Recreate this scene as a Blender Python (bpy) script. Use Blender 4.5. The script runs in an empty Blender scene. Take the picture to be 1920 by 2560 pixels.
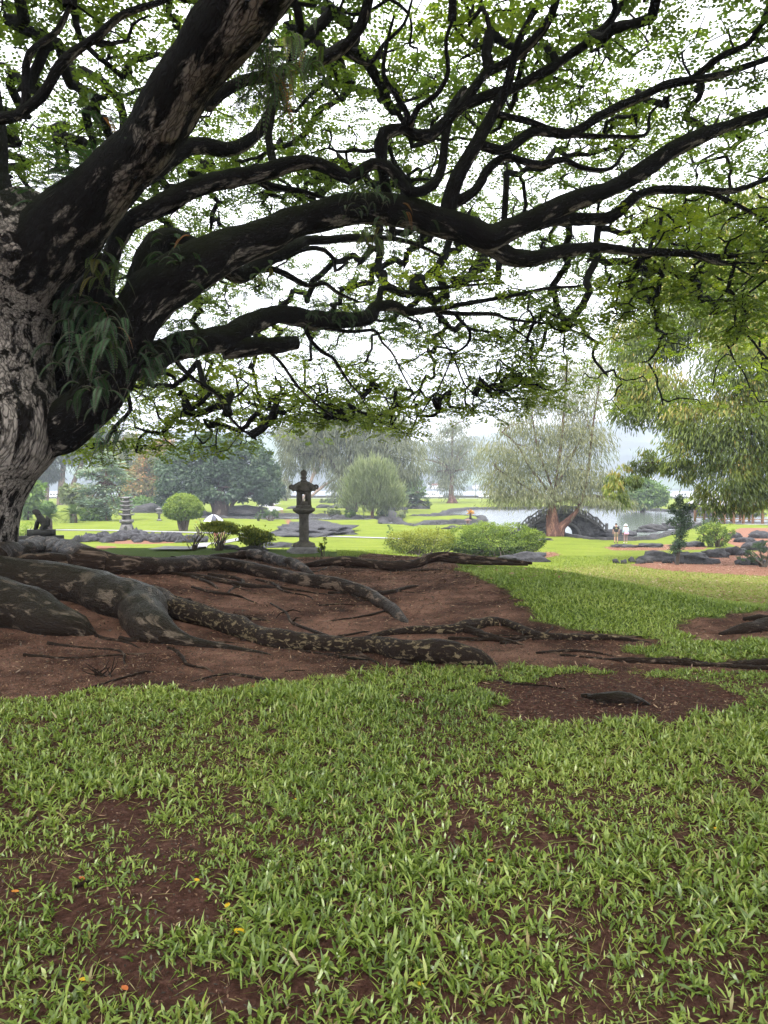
import bpy, bmesh, math, random
import numpy as np
from mathutils import Vector
R = math.radians
rng = np.random.default_rng(7)
random.seed(7)
scene = bpy.context.scene
COL = scene.collection

# ------------------------------------------------------------------ camera, world, sun, exposure
F, CX, CY, HOR = 1849.0, 960.0, 1280.0, 1215.0
EYE = np.array([0.0, 0.0, 1.6])
PITCH = math.atan((CY - HOR) / F)
cam = bpy.data.cameras.new('camera'); cam_o = bpy.data.objects.new('camera', cam); COL.objects.link(cam_o)
cam_o.location = EYE; cam_o.rotation_euler = (R(90) - PITCH, 0, 0)
cam.sensor_fit = 'VERTICAL'; cam.sensor_height = 36.0; cam.lens = 36.0 * F / 2560.0
cam.clip_start = 0.05; cam.clip_end = 6000
scene.camera = cam_o

SUN_EL, SUN_AZ = R(58), R(200)
w = bpy.data.worlds.new('World'); scene.world = w; w.use_nodes = True
nt = w.node_tree; nt.nodes.clear()
sky = nt.nodes.new('ShaderNodeTexSky'); sky.sky_type = 'NISHITA'; sky.sun_disc = False
sky.sun_elevation = SUN_EL; sky.sun_rotation = SUN_AZ; sky.air_density = 1.0; sky.dust_density = 4.0
hs = nt.nodes.new('ShaderNodeHueSaturation'); hs.inputs['Saturation'].default_value = 0.25
mx = nt.nodes.new('ShaderNodeMix'); mx.data_type = 'RGBA'; mx.inputs[0].default_value = 0.75
mx.inputs[7].default_value = (9.0, 9.15, 9.6, 1)          # even cloud layer
bg = nt.nodes.new('ShaderNodeBackground'); bg.inputs[1].default_value = 0.11
wo = nt.nodes.new('ShaderNodeOutputWorld')
nt.links.new(sky.outputs[0], hs.inputs['Color']); nt.links.new(hs.outputs[0], mx.inputs[6])
nt.links.new(mx.outputs[2], bg.inputs[0]); nt.links.new(bg.outputs[0], wo.inputs[0])
sun = bpy.data.lights.new('sun', 'SUN'); sun.energy = 1.3; sun.angle = R(14); sun.color = (1.0, 0.97, 0.92)
sun_o = bpy.data.objects.new('sun', sun); COL.objects.link(sun_o)
sun_o.rotation_euler = (R(90) - SUN_EL, 0, R(180) - SUN_AZ + R(0)); sun_o.location = (0, 0, 60)
scene.view_settings.view_transform = 'Standard'; scene.view_settings.look = 'None'
scene.view_settings.exposure = 2.0; scene.view_settings.gamma = 1.0
try: scene.view_settings.use_curve_mapping = False
except Exception: pass
cy = scene.cycles
cy.max_bounces = 7; cy.diffuse_bounces = 3; cy.glossy_bounces = 2; cy.transmission_bounces = 4
cy.transparent_max_bounces = 8; cy.volume_bounces = 0
cy.sample_clamp_indirect = 4.0; cy.caustics_reflective = False; cy.caustics_refractive = False
cy.use_denoising = True
try: cy.denoiser = 'OPENIMAGEDENOISE'; cy.denoising_prefilter = 'ACCURATE'
except Exception: pass

# ------------------------------------------------------------------ helpers
cp, sp_ = math.cos(PITCH), math.sin(PITCH)
def ray(px, py):
    px = np.asarray(px, float); py = np.asarray(py, float)
    u = (px - CX) / F; v = -(py - CY) / F
    y = cp + v * sp_; z = -sp_ + v * cp
    return np.stack([u / y, np.ones_like(y), z / y], -1)
def P(px, py, d): return EYE + ray(px, py) * np.asarray(d, float)[..., None]
def snoise(p, scale=1.0, seed=0, octv=3):
    g = np.random.default_rng(seed); out = 0; amp = 1.0; tot = 0; p = np.asarray(p) * scale
    for o in range(octv):
        for k in range(4):
            dv = g.normal(size=3); dv /= np.linalg.norm(dv)
            out = out + amp * np.sin(p @ (dv * (2 ** o) * (0.8 + 0.7 * g.random())) * 2.0 + g.random() * 6.28 + 0.9 * np.sin(p @ g.normal(size=3) * (2 ** o)))
        tot += amp * 2.2; amp *= 0.5
    return out / tot
def crest(x):
    return np.interp(x, [-40, -12, -4, -1, 1, 2.2, 3.4, 4.6, 7, 14, 40], [20, 19, 19, 18, 16.5, 14.0, 11.0, 9.2, 8.0, 7.5, 7.5])
ZP = -3.72
def H0(x, y):
    x = np.asarray(x, float); y = np.asarray(y, float)
    s = np.maximum(y - crest(x), 0)
    z = -3.3 * (1 - np.exp(-(s / 21.0) ** 1.15))
    z = z + 0.50 * np.exp(-((x + 6.0) ** 2 + (y - 10.8) ** 2) / (2 * 2.3 ** 2))
    z = z + 0.20*np.exp(-((x - 2.6)**2 + (y - 11.2)**2)/(2*1.7**2))
    z = z - 0.10 * np.exp(-((x + 1.0) ** 2 + (y - 9.6) ** 2) / (2 * 1.6 ** 2))
    z = z + np.interp(y, [0, 195, 240, 268, 274, 3000], [0, 0, 0.75, 0.75, -6, -6])
    p = np.stack([x, y, 0 * x], -1)
    z = z + 0.025 * snoise(p, 0.9, 3) * np.clip(1 - y / 40, 0, 1) + 0.16 * snoise(p, 0.055, 5, 2) * np.clip((y - 25) / 40, 0, 1) * np.clip((250 - y) / 60, 0, 1)
    return z
def poly_sdf(pts, poly):
    """negative inside"""
    pts = np.asarray(pts, float); poly = np.asarray(poly, float)
    n = len(poly); d2 = np.full(len(pts), 1e18); inside = np.zeros(len(pts), bool)
    for i in range(n):
        a = poly[i]; b = poly[(i + 1) % n]; e = b - a
        t = np.clip(((pts - a) @ e) / max(e @ e, 1e-12), 0, 1)
        q = a + t[:, None] * e
        d2 = np.minimum(d2, ((pts - q) ** 2).sum(1))
        c = (a[1] > pts[:, 1]) != (b[1] > pts[:, 1])
        with np.errstate(divide='ignore', invalid='ignore'):
            xi = a[0] + (pts[:, 1] - a[1]) * e[0] / (e[1] if e[1] != 0 else 1e-12)
        inside ^= c & (pts[:, 0] < xi)
    d = np.sqrt(d2); return np.where(inside, -d, d)
def plane_hit(px, py, z):
    r = ray(px, py); return EYE + r * ((z - EYE[2]) / r[..., 2])[..., None]
DS = np.concatenate([np.arange(1.6, 30, 0.04), np.geomspace(30, 420, 1500)])
def G(px, py):
    """point of the ground that the pixel's line of sight meets"""
    r = ray(px, py); q = EYE + r * DS[:, None]
    below = np.nonzero(q[:, 2] < H0(q[:, 0], q[:, 1]))[0]
    if len(below) == 0: return EYE + r * 300
    i = below[0]; lo, hi = DS[max(i - 1, 0)], DS[i]
    for _ in range(14):
        m = (lo + hi) / 2; q = EYE + r * m
        if q[2] < H0(q[0], q[1]): hi = m
        else: lo = m
    return EYE + r * hi
def Gs(pts): return np.array([G(a, b) for a, b in pts])

# pond outlines (traced on the water plane)
def wp(l): a = np.array(l, float); return plane_hit(a[:, 0], a[:, 1], ZP)[:, :2]
POND1 = wp([(960,1316),(1060,1319),(1150,1318),(1250,1325),(1330,1331),(1380,1334),(1405,1341),(1440,1348),(1500,1355),(1560,1358),(1610,1356),(1650,1345),(1685,1335),(1715,1326),(1745,1317),(1800,1318),(1960,1320),
 (1960,1291),(1880,1290),(1790,1289),(1745,1285),(1700,1281),(1650,1277),(1600,1275),(1560,1272),(1480,1270),(1400,1271),(1280,1273),(1200,1273),(1160,1275),(1125,1280),(1112,1285),
 (1105,1290),(1060,1294),(1030,1296),(1075,1297),(1130,1294),(1200,1295),(1207,1299),(1205,1304),(1150,1307),(1080,1309),(1000,1312),(960,1253)])
POND2 = wp([(430,1296),(500,1298),(560,1299),(620,1301),(680,1303),(720,1303),(780,1304),(850,1306),(900,1306),(980,1301),(900,1297),(850,1295),(820,1292),(700,1290),(640,1289),(540,1288),(430,1291)])
def pond_sdf(x, y):
    p = np.stack([x, y], -1); m = (y > 55) & (y < 215); out = np.full(len(p), 50.0)
    if m.any(): out[m] = np.minimum(poly_sdf(p[m], POND1), poly_sdf(p[m], POND2))
    return out
def Hfull(x, y):
    z = H0(x, y); s = pond_sdf(x, y)
    t = np.clip((1.2 - s) / 1.6, 0, 1)
    return z * (1 - t) + (ZP - 0.5) * t

# ---- meshes
def make_mesh(name, V, quads=None, tris=None, attrs=None, smooth=False, mi=None):
    me = bpy.data.meshes.new(name)
    V = np.ascontiguousarray(V, np.float32); me.vertices.add(len(V)); me.vertices.foreach_set('co', V.ravel())
    nq = 0 if quads is None else len(quads); nt_ = 0 if tris is None else len(tris)
    idx = []; tot = []
    if nq: idx.append(np.asarray(quads, np.int32).ravel()); tot.append(np.full(nq, 4, np.int32))
    if nt_: idx.append(np.asarray(tris, np.int32).ravel()); tot.append(np.full(nt_, 3, np.int32))
    idx = np.concatenate(idx); tot = np.concatenate(tot); st = np.concatenate([[0], np.cumsum(tot)[:-1]]).astype(np.int32)
    me.loops.add(len(idx)); me.loops.foreach_set('vertex_index', idx)
    me.polygons.add(len(tot)); me.polygons.foreach_set('loop_start', st); me.polygons.foreach_set('loop_total', tot)
    if smooth: me.polygons.foreach_set('use_smooth', np.ones(len(tot), bool))
    if mi is not None: me.polygons.foreach_set('material_index', np.asarray(mi, np.int32))
    for k, a in (attrs or {}).items():
        a = np.asarray(a, np.float32)
        if a.ndim == 1: at = me.attributes.new(k, 'FLOAT', 'POINT'); at.data.foreach_set('value', a)
        else: at = me.attributes.new(k, 'FLOAT_VECTOR', 'POINT'); at.data.foreach_set('vector', a.ravel())
    me.update(calc_edges=True)
    return me
def link(name, data, mat=None, parent=None, kind=None):
    o = bpy.data.objects.new(name, data); COL.objects.link(o)
    if data is not None and mat is not None:
        for m in (mat if isinstance(mat, (list, tuple)) else [mat]): data.materials.append(m)
    if parent is not None: o.parent = parent
    if kind: o['kind'] = kind
    return o
def tag(o, label, cat, group=None):
    o['label'] = label; o['category'] = cat
    if group: o['group'] = group
    return o
def thing(name, label, cat, loc=(0, 0, 0), group=None, rz=0.0):
    o = bpy.data.objects.new(name, None); COL.objects.link(o); o.location = [float(v) for v in loc]; o.rotation_euler[2] = rz
    o.empty_display_size = 0.1
    return tag(o, label, cat, group)
def off(parent):
    return np.array(parent.location) if parent is not None else np.zeros(3)
def wpart(name, V, mat, parent, quads=None, tris=None, attrs=None, smooth=False, kind=None, mi=None):
    """part from world coordinates"""
    return link(name, make_mesh(name, np.asarray(V) - off(parent), quads, tris, attrs, smooth, mi), mat, parent, kind)
class MB:
    def __init__(s): s.V = []; s.Q = []; s.T = []; s.A = {}; s.n = 0
    def add(s, V, quads=None, tris=None, **at):
        V = np.asarray(V, float)
        if quads is not None and len(quads): s.Q.append(np.asarray(quads) + s.n)
        if tris is not None and len(tris): s.T.append(np.asarray(tris) + s.n)
        for k, a in at.items(): s.A.setdefault(k, []).append(np.asarray(a, float))
        s.V.append(V); s.n += len(V); return s
    def build(s, name, mat, parent=None, smooth=False, kind=None):
        V = np.concatenate(s.V); at = {k: np.concatenate(v) for k, v in s.A.items()}
        return wpart(name, V, mat, parent, np.concatenate(s.Q) if s.Q else None, np.concatenate(s.T) if s.T else None, at, smooth, kind)
def box(c, sx, sy, sz, rz=0.0, taper=1.0):
    """c = centre of the bottom face"""
    x, y = sx / 2, sy / 2; t = taper
    v = np.array([(-x,-y,0),(x,-y,0),(x,y,0),(-x,y,0),(-x*t,-y*t,sz),(x*t,-y*t,sz),(x*t,y*t,sz),(-x*t,y*t,sz)], float)
    ca, sa = math.cos(rz), math.sin(rz)
    v = np.stack([v[:,0]*ca - v[:,1]*sa, v[:,0]*sa + v[:,1]*ca, v[:,2]], -1) + np.asarray(c, float)
    q = [(3,2,1,0),(4,5,6,7),(0,1,5,4),(1,2,6,5),(2,3,7,6),(3,0,4,7)]
    return v, q
def lathe(c, prof, n=16, rot=0.0, cap=True):
    """prof: list of (r, z)"""
    a = np.linspace(0, 2*math.pi, n, endpoint=False) + rot
    V = np.concatenate([np.stack([r*np.cos(a), r*np.sin(a), np.full(n, z)], -1) for r, z in prof]) + np.asarray(c, float)
    Q = []
    for i in range(len(prof) - 1):
        for k in range(n): Q.append((i*n+k, i*n+(k+1) % n, (i+1)*n+(k+1) % n, (i+1)*n+k))
    T = []
    if cap:
        m = len(V); V = np.concatenate([V, [np.asarray(c) + (0, 0, prof[0][1])], [np.asarray(c) + (0, 0, prof[-1][1])]])
        for k in range(n): T.append((m, (k+1) % n, k)); T.append((m+1, (len(prof)-1)*n+k, (len(prof)-1)*n+(k+1) % n))
    return V, Q, T
def resample(pts, rad, step):
    pts = np.asarray(pts, float); rad = np.asarray(rad, float); n = len(pts)
    if n > 2:                                            # Catmull-Rom
        e = np.concatenate([[2*pts[0]-pts[1]], pts, [2*pts[-1]-pts[-2]]]); er = np.concatenate([[rad[0]], rad, [rad[-1]]])
        op, orr = [], []
        for i in range(n - 1):
            k = max(1, int(np.linalg.norm(pts[i+1]-pts[i]) / step)); t = np.linspace(0, 1, k, endpoint=False)[:, None]
            a, b, c, d = e[i], e[i+1], e[i+2], e[i+3]
            op.append(0.5*((2*b)+(-a+c)*t+(2*a-5*b+4*c-d)*t**2+(-a+3*b-3*c+d)*t**3)); orr.append(er[i+1]+(er[i+2]-er[i+1])*t[:, 0])
        return np.concatenate(op+[pts[-1:]]), np.concatenate(orr+[rad[-1:]])
    k = max(1, int(np.linalg.norm(pts[1]-pts[0]) / step)); t = np.linspace(0, 1, k+1)
    return pts[0]+(pts[1]-pts[0])*t[:, None], rad[0]+(rad[1]-rad[0])*t
def tube(pts, rad, sides=8, rough=0.0, seed=0, flat=1.0, cap=True, nsc=3.0, lump=0.0):
    pts = np.asarray(pts, float); rad = np.asarray(rad, float); n = len(pts)
    t = np.gradient(pts, axis=0); t /= np.linalg.norm(t, axis=1)[:, None] + 1e-9
    tm = t.mean(0); b = np.zeros_like(t)
    if abs(t[:, 2]).max() < 0.9 or flat != 1.0:
        b = np.cross(t, [0, 0, 1.0]); b /= np.linalg.norm(b, axis=1)[:, None] + 1e-9
    else:
        c0 = np.cross(t[0], [0, 0, 1.0]) if abs(t[0, 2]) < 0.8 else np.cross(t[0], [0, 1.0, 0])
        for i in range(n):
            c0 = c0 - (c0 @ t[i]) * t[i]; c0 = c0 / (np.linalg.norm(c0) + 1e-9); b[i] = c0
    nn = np.cross(b, t)
    a = np.linspace(0, 2*math.pi, sides, endpoint=False)
    ring = b[:, None, :]*np.cos(a)[None, :, None] + nn[:, None, :]*np.sin(a)[None, :, None]*flat
    rr = np.broadcast_to(rad[:, None], (n, sides)).copy()
    L = np.concatenate([[0], np.cumsum(np.linalg.norm(np.diff(pts, axis=0), axis=1))])
    V = pts[:, None, :] + ring * rr[..., None]
    if rough:
        q = V.reshape(-1, 3); nz = snoise(q, nsc / max(rad.mean(), 0.02) * 0.35, seed, 3).reshape(n, sides)
        if lump: nz = nz + lump * snoise(q, 0.5 / max(rad.mean(), 0.02), seed + 9, 2).reshape(n, sides)
        V = pts[:, None, :] + ring * (rr * (1 + rough * nz))[..., None]
    i = np.arange(n-1)[:, None]*sides; k = np.arange(sides)[None, :]; k2 = (k+1) % sides
    Q = np.stack([i+k, i+k2, i+sides+k2, i+sides+k], -1).reshape(-1, 4)[:, ::-1]
    tuv = np.stack([np.cos(a)[None, :]*rr, np.sin(a)[None, :]*rr, np.broadcast_to(L[:, None], (n, sides))], -1).reshape(-1, 3)
    V = V.reshape(-1, 3); T = None
    if cap:
        m = len(V); V = np.concatenate([V, pts[:1] - t[:1]*rad[0]*0.1, pts[-1:] + t[-1:]*rad[-1]*0.3]); tuv = np.concatenate([tuv, [[0,0,0]], [[0,0,L[-1]]]])
        kk = np.arange(sides); T = np.concatenate([np.stack([np.full(sides, m), kk, (kk+1) % sides], -1), np.stack([np.full(sides, m+1), (n-1)*sides+(kk+1) % sides, (n-1)*sides+kk], -1)])
    return V, Q, T, tuv
def leaves(c, ax, nrm, ln, wd, tint, fold=0.25, tipw=0.55):
    """two-triangle folded leaf: base, side, tip, side"""
    n = len(c); ax = ax / (np.linalg.norm(ax, axis=1)[:, None] + 1e-9); s = np.cross(ax, nrm); s /= np.linalg.norm(s, axis=1)[:, None] + 1e-9
    up = np.cross(s, ax); ln = np.broadcast_to(ln, n)[:, None]; wd = np.broadcast_to(wd, n)[:, None]
    m = c + ax*ln*tipw + up*wd*fold
    V = np.stack([c, m - s*wd*0.5, c + ax*ln, m + s*wd*0.5], 1).reshape(-1, 3)
    i = np.arange(n)[:, None]*4
    T = np.concatenate([i + np.array([0, 2, 1]), i + np.array([0, 3, 2])])
    return V, T, np.repeat(tint, 4)
def runit(n): v = rng.normal(size=(n, 3)); return v / np.linalg.norm(v, axis=1)[:, None]

# ---- materials
def mat(name):
    m = bpy.data.materials.new(name); m.use_nodes = True; t = m.node_tree; t.nodes.clear()
    out = t.nodes.new('ShaderNodeOutputMaterial'); return m, t, out
def N(t, kind, **kw):
    n = t.nodes.new(kind)
    for k, v in kw.items():
        if k in n.inputs.keys() if isinstance(k, str) else False: n.inputs[k].default_value = v
        else: setattr(n, k, v)
    return n
def ramp(t, fac, stops):
    r = t.nodes.new('ShaderNodeValToRGB'); e = r.color_ramp.elements
    while len(e) < len(stops): e.new(0.5)
    for i, (p, c) in enumerate(stops): e[i].position = p; e[i].color = (*c, 1) if len(c) == 3 else c
    t.links.new(fac, r.inputs[0]); return r.outputs[0]
def noise(t, scale, detail=4, vec=None, rough=0.6, dist=0.0):
    n = t.nodes.new('ShaderNodeTexNoise'); n.inputs['Scale'].default_value = scale; n.inputs['Detail'].default_value = detail
    n.inputs['Roughness'].default_value = rough; n.inputs['Distortion'].default_value = dist
    if vec is not None: t.links.new(vec, n.inputs['Vector'])
    return n.outputs[0]
def attr(t, name): n = t.nodes.new('ShaderNodeAttribute'); n.attribute_name = name; return n
def mixc(t, fac, a, b, mode='MIX'):
    m = t.nodes.new('ShaderNodeMix'); m.data_type = 'RGBA'; m.blend_type = mode
    for s, v in ((0, fac), (6, a), (7, b)):
        if hasattr(v, 'is_output') or isinstance(v, bpy.types.NodeSocket): t.links.new(v, m.inputs[s])
        else: m.inputs[s].default_value = v if s == 0 else (*v, 1)
    return m.outputs[2]
def math_(t, op, a, b=0.0, clamp=False):
    m = t.nodes.new('ShaderNodeMath'); m.operation = op; m.use_clamp = clamp
    for s, v in ((0, a), (1, b)):
        if isinstance(v, bpy.types.NodeSocket): t.links.new(v, m.inputs[s])
        else: m.inputs[s].default_value = v
    return m.outputs[0]
def objco(t): return t.nodes.new('ShaderNodeTexCoord').outputs['Object']
def bsdf(t, out, col, rough=0.7, spec=0.4, height=None, bs=0.4, bd=0.02, metal=0.0):
    b = t.nodes.new('ShaderNodeBsdfPrincipled')
    for k, v in (('Base Color', col), ('Roughness', rough), ('Specular IOR Level', spec), ('Metallic', metal)):
        if isinstance(v, bpy.types.NodeSocket): t.links.new(v, b.inputs[k])
        else: b.inputs[k].default_value = (*v, 1) if isinstance(v, tuple) else v
    if height is not None:
        bp = t.nodes.new('ShaderNodeBump'); bp.inputs['Strength'].default_value = bs; bp.inputs['Distance'].default_value = bd
        t.links.new(height, bp.inputs['Height']); t.links.new(bp.outputs[0], b.inputs['Normal'])
    t.links.new(b.outputs[0], out.inputs[0]); return b
def leaf_mat(name, stops, trans=0.4, rough=0.45, gloss=0.025, tsat=1.0):
    m, t, out = mat(name); c = ramp(t, attr(t, 'tint').outputs['Fac'], stops)
    d = t.nodes.new('ShaderNodeBsdfDiffuse'); tr = t.nodes.new('ShaderNodeBsdfTranslucent'); g = t.nodes.new('ShaderNodeBsdfGlossy')
    g.inputs['Roughness'].default_value = rough; g.inputs['Color'].default_value = (0.95, 1.0, 0.85, 1)
    c2 = mixc(t, 1.0, c, (1.2, 1.32, 0.5), 'MULTIPLY')
    t.links.new(c, d.inputs[0]); t.links.new(c2, tr.inputs[0])
    a = t.nodes.new('ShaderNodeMixShader'); a.inputs[0].default_value = trans; t.links.new(d.outputs[0], a.inputs[1]); t.links.new(tr.outputs[0], a.inputs[2])
    b = t.nodes.new('ShaderNodeMixShader'); b.inputs[0].default_value = gloss; t.links.new(a.outputs[0], b.inputs[1]); t.links.new(g.outputs[0], b.inputs[2])
    t.links.new(b.outputs[0], out.inputs[0]); return m
def plain(name, col, rough=0.6, var=0.15, scale=6.0, bump=0.0, metal=0.0, spec=0.4):
    m, t, out = mat(name); n = noise(t, scale, 5, objco(t))
    c = ramp(t, n, [(0.3, tuple(v*(1-var) for v in col)), (0.7, tuple(min(1, v*(1+var)) for v in col))])
    bsdf(t, out, c, rough, spec, n if bump else None, bump, 0.02, metal); return m
M = {}
M['canopy'] = leaf_mat('canopy leaf', [(0.0, (0.05, 0.08, 0.02)), (0.4, (0.095, 0.135, 0.03)), (0.75, (0.19, 0.24, 0.035)), (1.0, (0.30, 0.35, 0.04))], 0.52, 0.5, 0.02)
M['grass'] = leaf_mat('broad grass blade', [(0.0, (0.075, 0.12, 0.018)), (0.45, (0.165, 0.23, 0.038)), (0.9, (0.27, 0.33, 0.065)), (0.97, (0.28, 0.27, 0.08)), (1.0, (0.27, 0.22, 0.09))], 0.28, 0.32, 0.045)
M['fern'] = leaf_mat('fern frond', [(0.0, (0.016, 0.045, 0.022)), (0.6, (0.04, 0.09, 0.035)), (0.9, (0.10, 0.15, 0.03)), (1.0, (0.28, 0.11, 0.03))], 0.4)
M['bamboo'] = leaf_mat('bamboo leaf', [(0.0, (0.039, 0.062, 0.014)), (0.5, (0.130, 0.176, 0.034)), (0.93, (0.260, 0.293, 0.058)), (1.0, (0.416, 0.312, 0.091))], 0.42)
M['ironwood'] = leaf_mat('ironwood needles', [(0.0, (0.075, 0.093, 0.053)), (0.5, (0.143, 0.158, 0.090)), (1.0, (0.255, 0.247, 0.120))], 0.3)
M['ironwood_dark'] = leaf_mat('dark ironwood needles', [(0.0, (0.041, 0.061, 0.041)), (0.6, (0.081, 0.105, 0.068)), (1.0, (0.135, 0.155, 0.081))], 0.3)
M['banyan'] = leaf_mat('banyan leaf', [(0.0, (0.030, 0.057, 0.035)), (0.6, (0.068, 0.115, 0.061)), (1.0, (0.121, 0.169, 0.081))], 0.25)
M['topiary'] = leaf_mat('clipped leaf', [(0.0, (0.057, 0.098, 0.017)), (0.5, (0.138, 0.207, 0.034)), (1.0, (0.253, 0.322, 0.057))], 0.3)
M['azalea'] = leaf_mat('azalea leaf', [(0.0, (0.03, 0.05, 0.01)), (0.45, (0.10, 0.135, 0.02)), (1.0, (0.25, 0.26, 0.035))], 0.3)
M['hedge'] = leaf_mat('hedge leaf', [(0.0, (0.022, 0.044, 0.009)), (0.45, (0.088, 0.143, 0.022)), (1.0, (0.242, 0.319, 0.044))], 0.3)
M['bluegreen'] = leaf_mat('blue conifer needles', [(0.0, (0.092, 0.149, 0.115)), (0.55, (0.253, 0.333, 0.265)), (0.8, (0.368, 0.437, 0.333)), (1.0, (0.391, 0.241, 0.196))], 0.25)
M['juniper'] = leaf_mat('pale juniper spray', [(0.0, (0.084, 0.108, 0.048)), (0.6, (0.180, 0.216, 0.108)), (1.0, (0.288, 0.312, 0.168))], 0.3)
M['lime'] = leaf_mat('bright leaf', [(0.0, (0.042, 0.078, 0.019)), (0.6, (0.102, 0.180, 0.042)), (1.0, (0.180, 0.276, 0.060))], 0.3)
M['autumn'] = leaf_mat('mixed warm leaf', [(0.0, (0.084, 0.108, 0.036)), (0.5, (0.168, 0.168, 0.054)), (0.8, (0.312, 0.180, 0.060)), (1.0, (0.456, 0.192, 0.084))], 0.3)
M['cycad'] = leaf_mat('cycad frond', [(0.0, (0.03, 0.06, 0.025)), (0.7, (0.08, 0.13, 0.04)), (1.0, (0.18, 0.20, 0.06))], 0.25)
M['ti'] = leaf_mat('orange ti leaf', [(0.0, (0.45, 0.16, 0.03)), (1.0, (0.6, 0.34, 0.05))], 0.3)
M['yellow_leaf'] = leaf_mat('fallen yellow leaf', [(0.0, (0.62, 0.42, 0.02)), (0.7, (0.65, 0.33, 0.03)), (1.0, (0.45, 0.13, 0.04))], 0.2)
M['litter'] = leaf_mat('mulch chip', [(0.0, (0.012, 0.006, 0.005)), (0.4, (0.05, 0.024, 0.016)), (0.7, (0.18, 0.09, 0.055)), (1.0, (0.42, 0.29, 0.18))], 0.05, 0.45, 0.05)
def bark_mat(name, dark, pale, cover, scale=5.0, moss=(0.02, 0.03, 0.008), mossy=0.6, under=0.0, rough=0.85, stretch=0.3, bd=0.03, spec=0.06, fw=0.7, fb=0.6):
    m, t, out = mat(name); a = attr(t, 'tuv')
    mp = t.nodes.new('ShaderNodeMapping'); mp.inputs['Scale'].default_value = (1, 1, stretch); t.links.new(a.outputs['Vector'], mp.inputs[0])
    n1 = noise(t, scale, 6, mp.outputs[0], 0.65, 0.6); n2 = noise(t, scale*4.5, 4, mp.outputs[0], 0.6)
    v = t.nodes.new('ShaderNodeTexVoronoi'); v.feature = 'DISTANCE_TO_EDGE'; v.inputs['Scale'].default_value = scale*3.2; t.links.new(mp.outputs[0], v.inputs['Vector'])
    nz_ = t.nodes.new('ShaderNodeTexNoise'); nz_.inputs['Scale'].default_value = scale*1.6; nz_.inputs['Detail'].default_value = 4; t.links.new(mp.outputs[0], nz_.inputs['Vector'])
    va = t.nodes.new('ShaderNodeVectorMath'); va.operation = 'MULTIPLY_ADD'; t.links.new(nz_.outputs['Color'], va.inputs[0]); va.inputs[1].default_value = (0.9/scale,)*3; t.links.new(mp.outputs[0], va.inputs[2]); t.links.new(va.outputs[0], v.inputs['Vector'])
    fis = ramp(t, math_(t, 'ADD', v.outputs['Distance'], math_(t, 'MULTIPLY', math_(t, 'SUBTRACT', n2, 0.5), 0.25)), [(0.0, (0, 0, 0)), (0.16, (1, 1, 1))])
    geo = t.nodes.new('ShaderNodeNewGeometry'); sx = t.nodes.new('ShaderNodeSeparateXYZ'); t.links.new(geo.outputs['Normal'], sx.inputs[0])
    pm = math_(t, 'ADD', n1, math_(t, 'MULTIPLY', sx.outputs['Z'], -under))
    pm = ramp(t, pm, [(cover, (0, 0, 0)), (cover + 0.07, (1, 1, 1))])
    pm = math_(t, 'MULTIPLY', pm, math_(t, 'ADD', math_(t, 'MULTIPLY', fis, fw), 1 - fw))
    dk = mixc(t, n2, tuple(c*0.5 for c in dark), tuple(c*1.6 for c in dark))
    c = mixc(t, pm, dk, mixc(t, n2, tuple(c*0.6 for c in pale), tuple(c*1.25 for c in pale)))
    mm = math_(t, 'MULTIPLY', math_(t, 'MULTIPLY', math_(t, 'MAXIMUM', sx.outputs['Z'], 0.0), mossy), noise(t, scale*0.7, 4, mp.outputs[0]), True)
    c = mixc(t, math_(t, 'MULTIPLY', mm, 2.0, True), c, moss)
    h = math_(t, 'ADD', math_(t, 'MULTIPLY', fis, fb), math_(t, 'ADD', n1, math_(t, 'MULTIPLY', n2, 0.5)))
    bsdf(t, out, c, rough, spec, h, 0.9, bd); return m
M['trunk'] = bark_mat('trunk bark', (0.010, 0.008, 0.007), (0.33, 0.29, 0.255), 0.455, 6.5, mossy=0.3, under=0.05, stretch=0.55, bd=0.05, fw=0.7)
M['limb'] = bark_mat('mossy limb bark', (0.006, 0.005, 0.0045), (0.24, 0.21, 0.18), 0.63, 6.0, moss=(0.012, 0.016, 0.004), mossy=0.9, under=0.17, bd=0.05)
M['twig'] = bark_mat('twig bark', (0.009, 0.008, 0.007), (0.07, 0.06, 0.05), 0.66, 9.0, mossy=0.2, under=0.05)
M['root'] = bark_mat('root bark', (0.019, 0.012, 0.009), (0.16, 0.115, 0.085), 0.535, 11.0, moss=(0.012,0.014,0.005), mossy=0.2, rough=0.42, under=0.0, stretch=0.35, bd=0.03, spec=0.04, fw=0.25, fb=0.22)
M['root_lichen'] = bark_mat('root bark with lichen', (0.020, 0.013, 0.010), (0.22, 0.17, 0.10), 0.53, 22.0, mossy=0.05, rough=0.5, stretch=0.6, bd=0.03, spec=0.06, fw=0.25, fb=0.22)
M['root_grey'] = bark_mat('wet mossy root bark', (0.018, 0.012, 0.0085), (0.15, 0.115, 0.085), 0.545, 10.0, moss=(0.008, 0.011, 0.003), mossy=0.45, rough=0.36, stretch=0.4, bd=0.04, spec=0.10, fw=0.3, fb=0.2)
M['bark_far'] = bark_mat('brown bark', (0.05, 0.036, 0.028), (0.17, 0.13, 0.10), 0.55, 2.0, mossy=0.0)
M['bark_pale'] = bark_mat('pale pinkish bark', (0.10, 0.07, 0.055), (0.34, 0.25, 0.20), 0.45, 2.0, mossy=0.0)
M['bark_red'] = bark_mat('reddish bark', (0.09, 0.045, 0.035), (0.26, 0.14, 0.10), 0.5, 2.5, mossy=0.0)
M['stem'] = plain('shrub stem', (0.055, 0.042, 0.03), 0.8, 0.3)
M['lava'] = None
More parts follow.
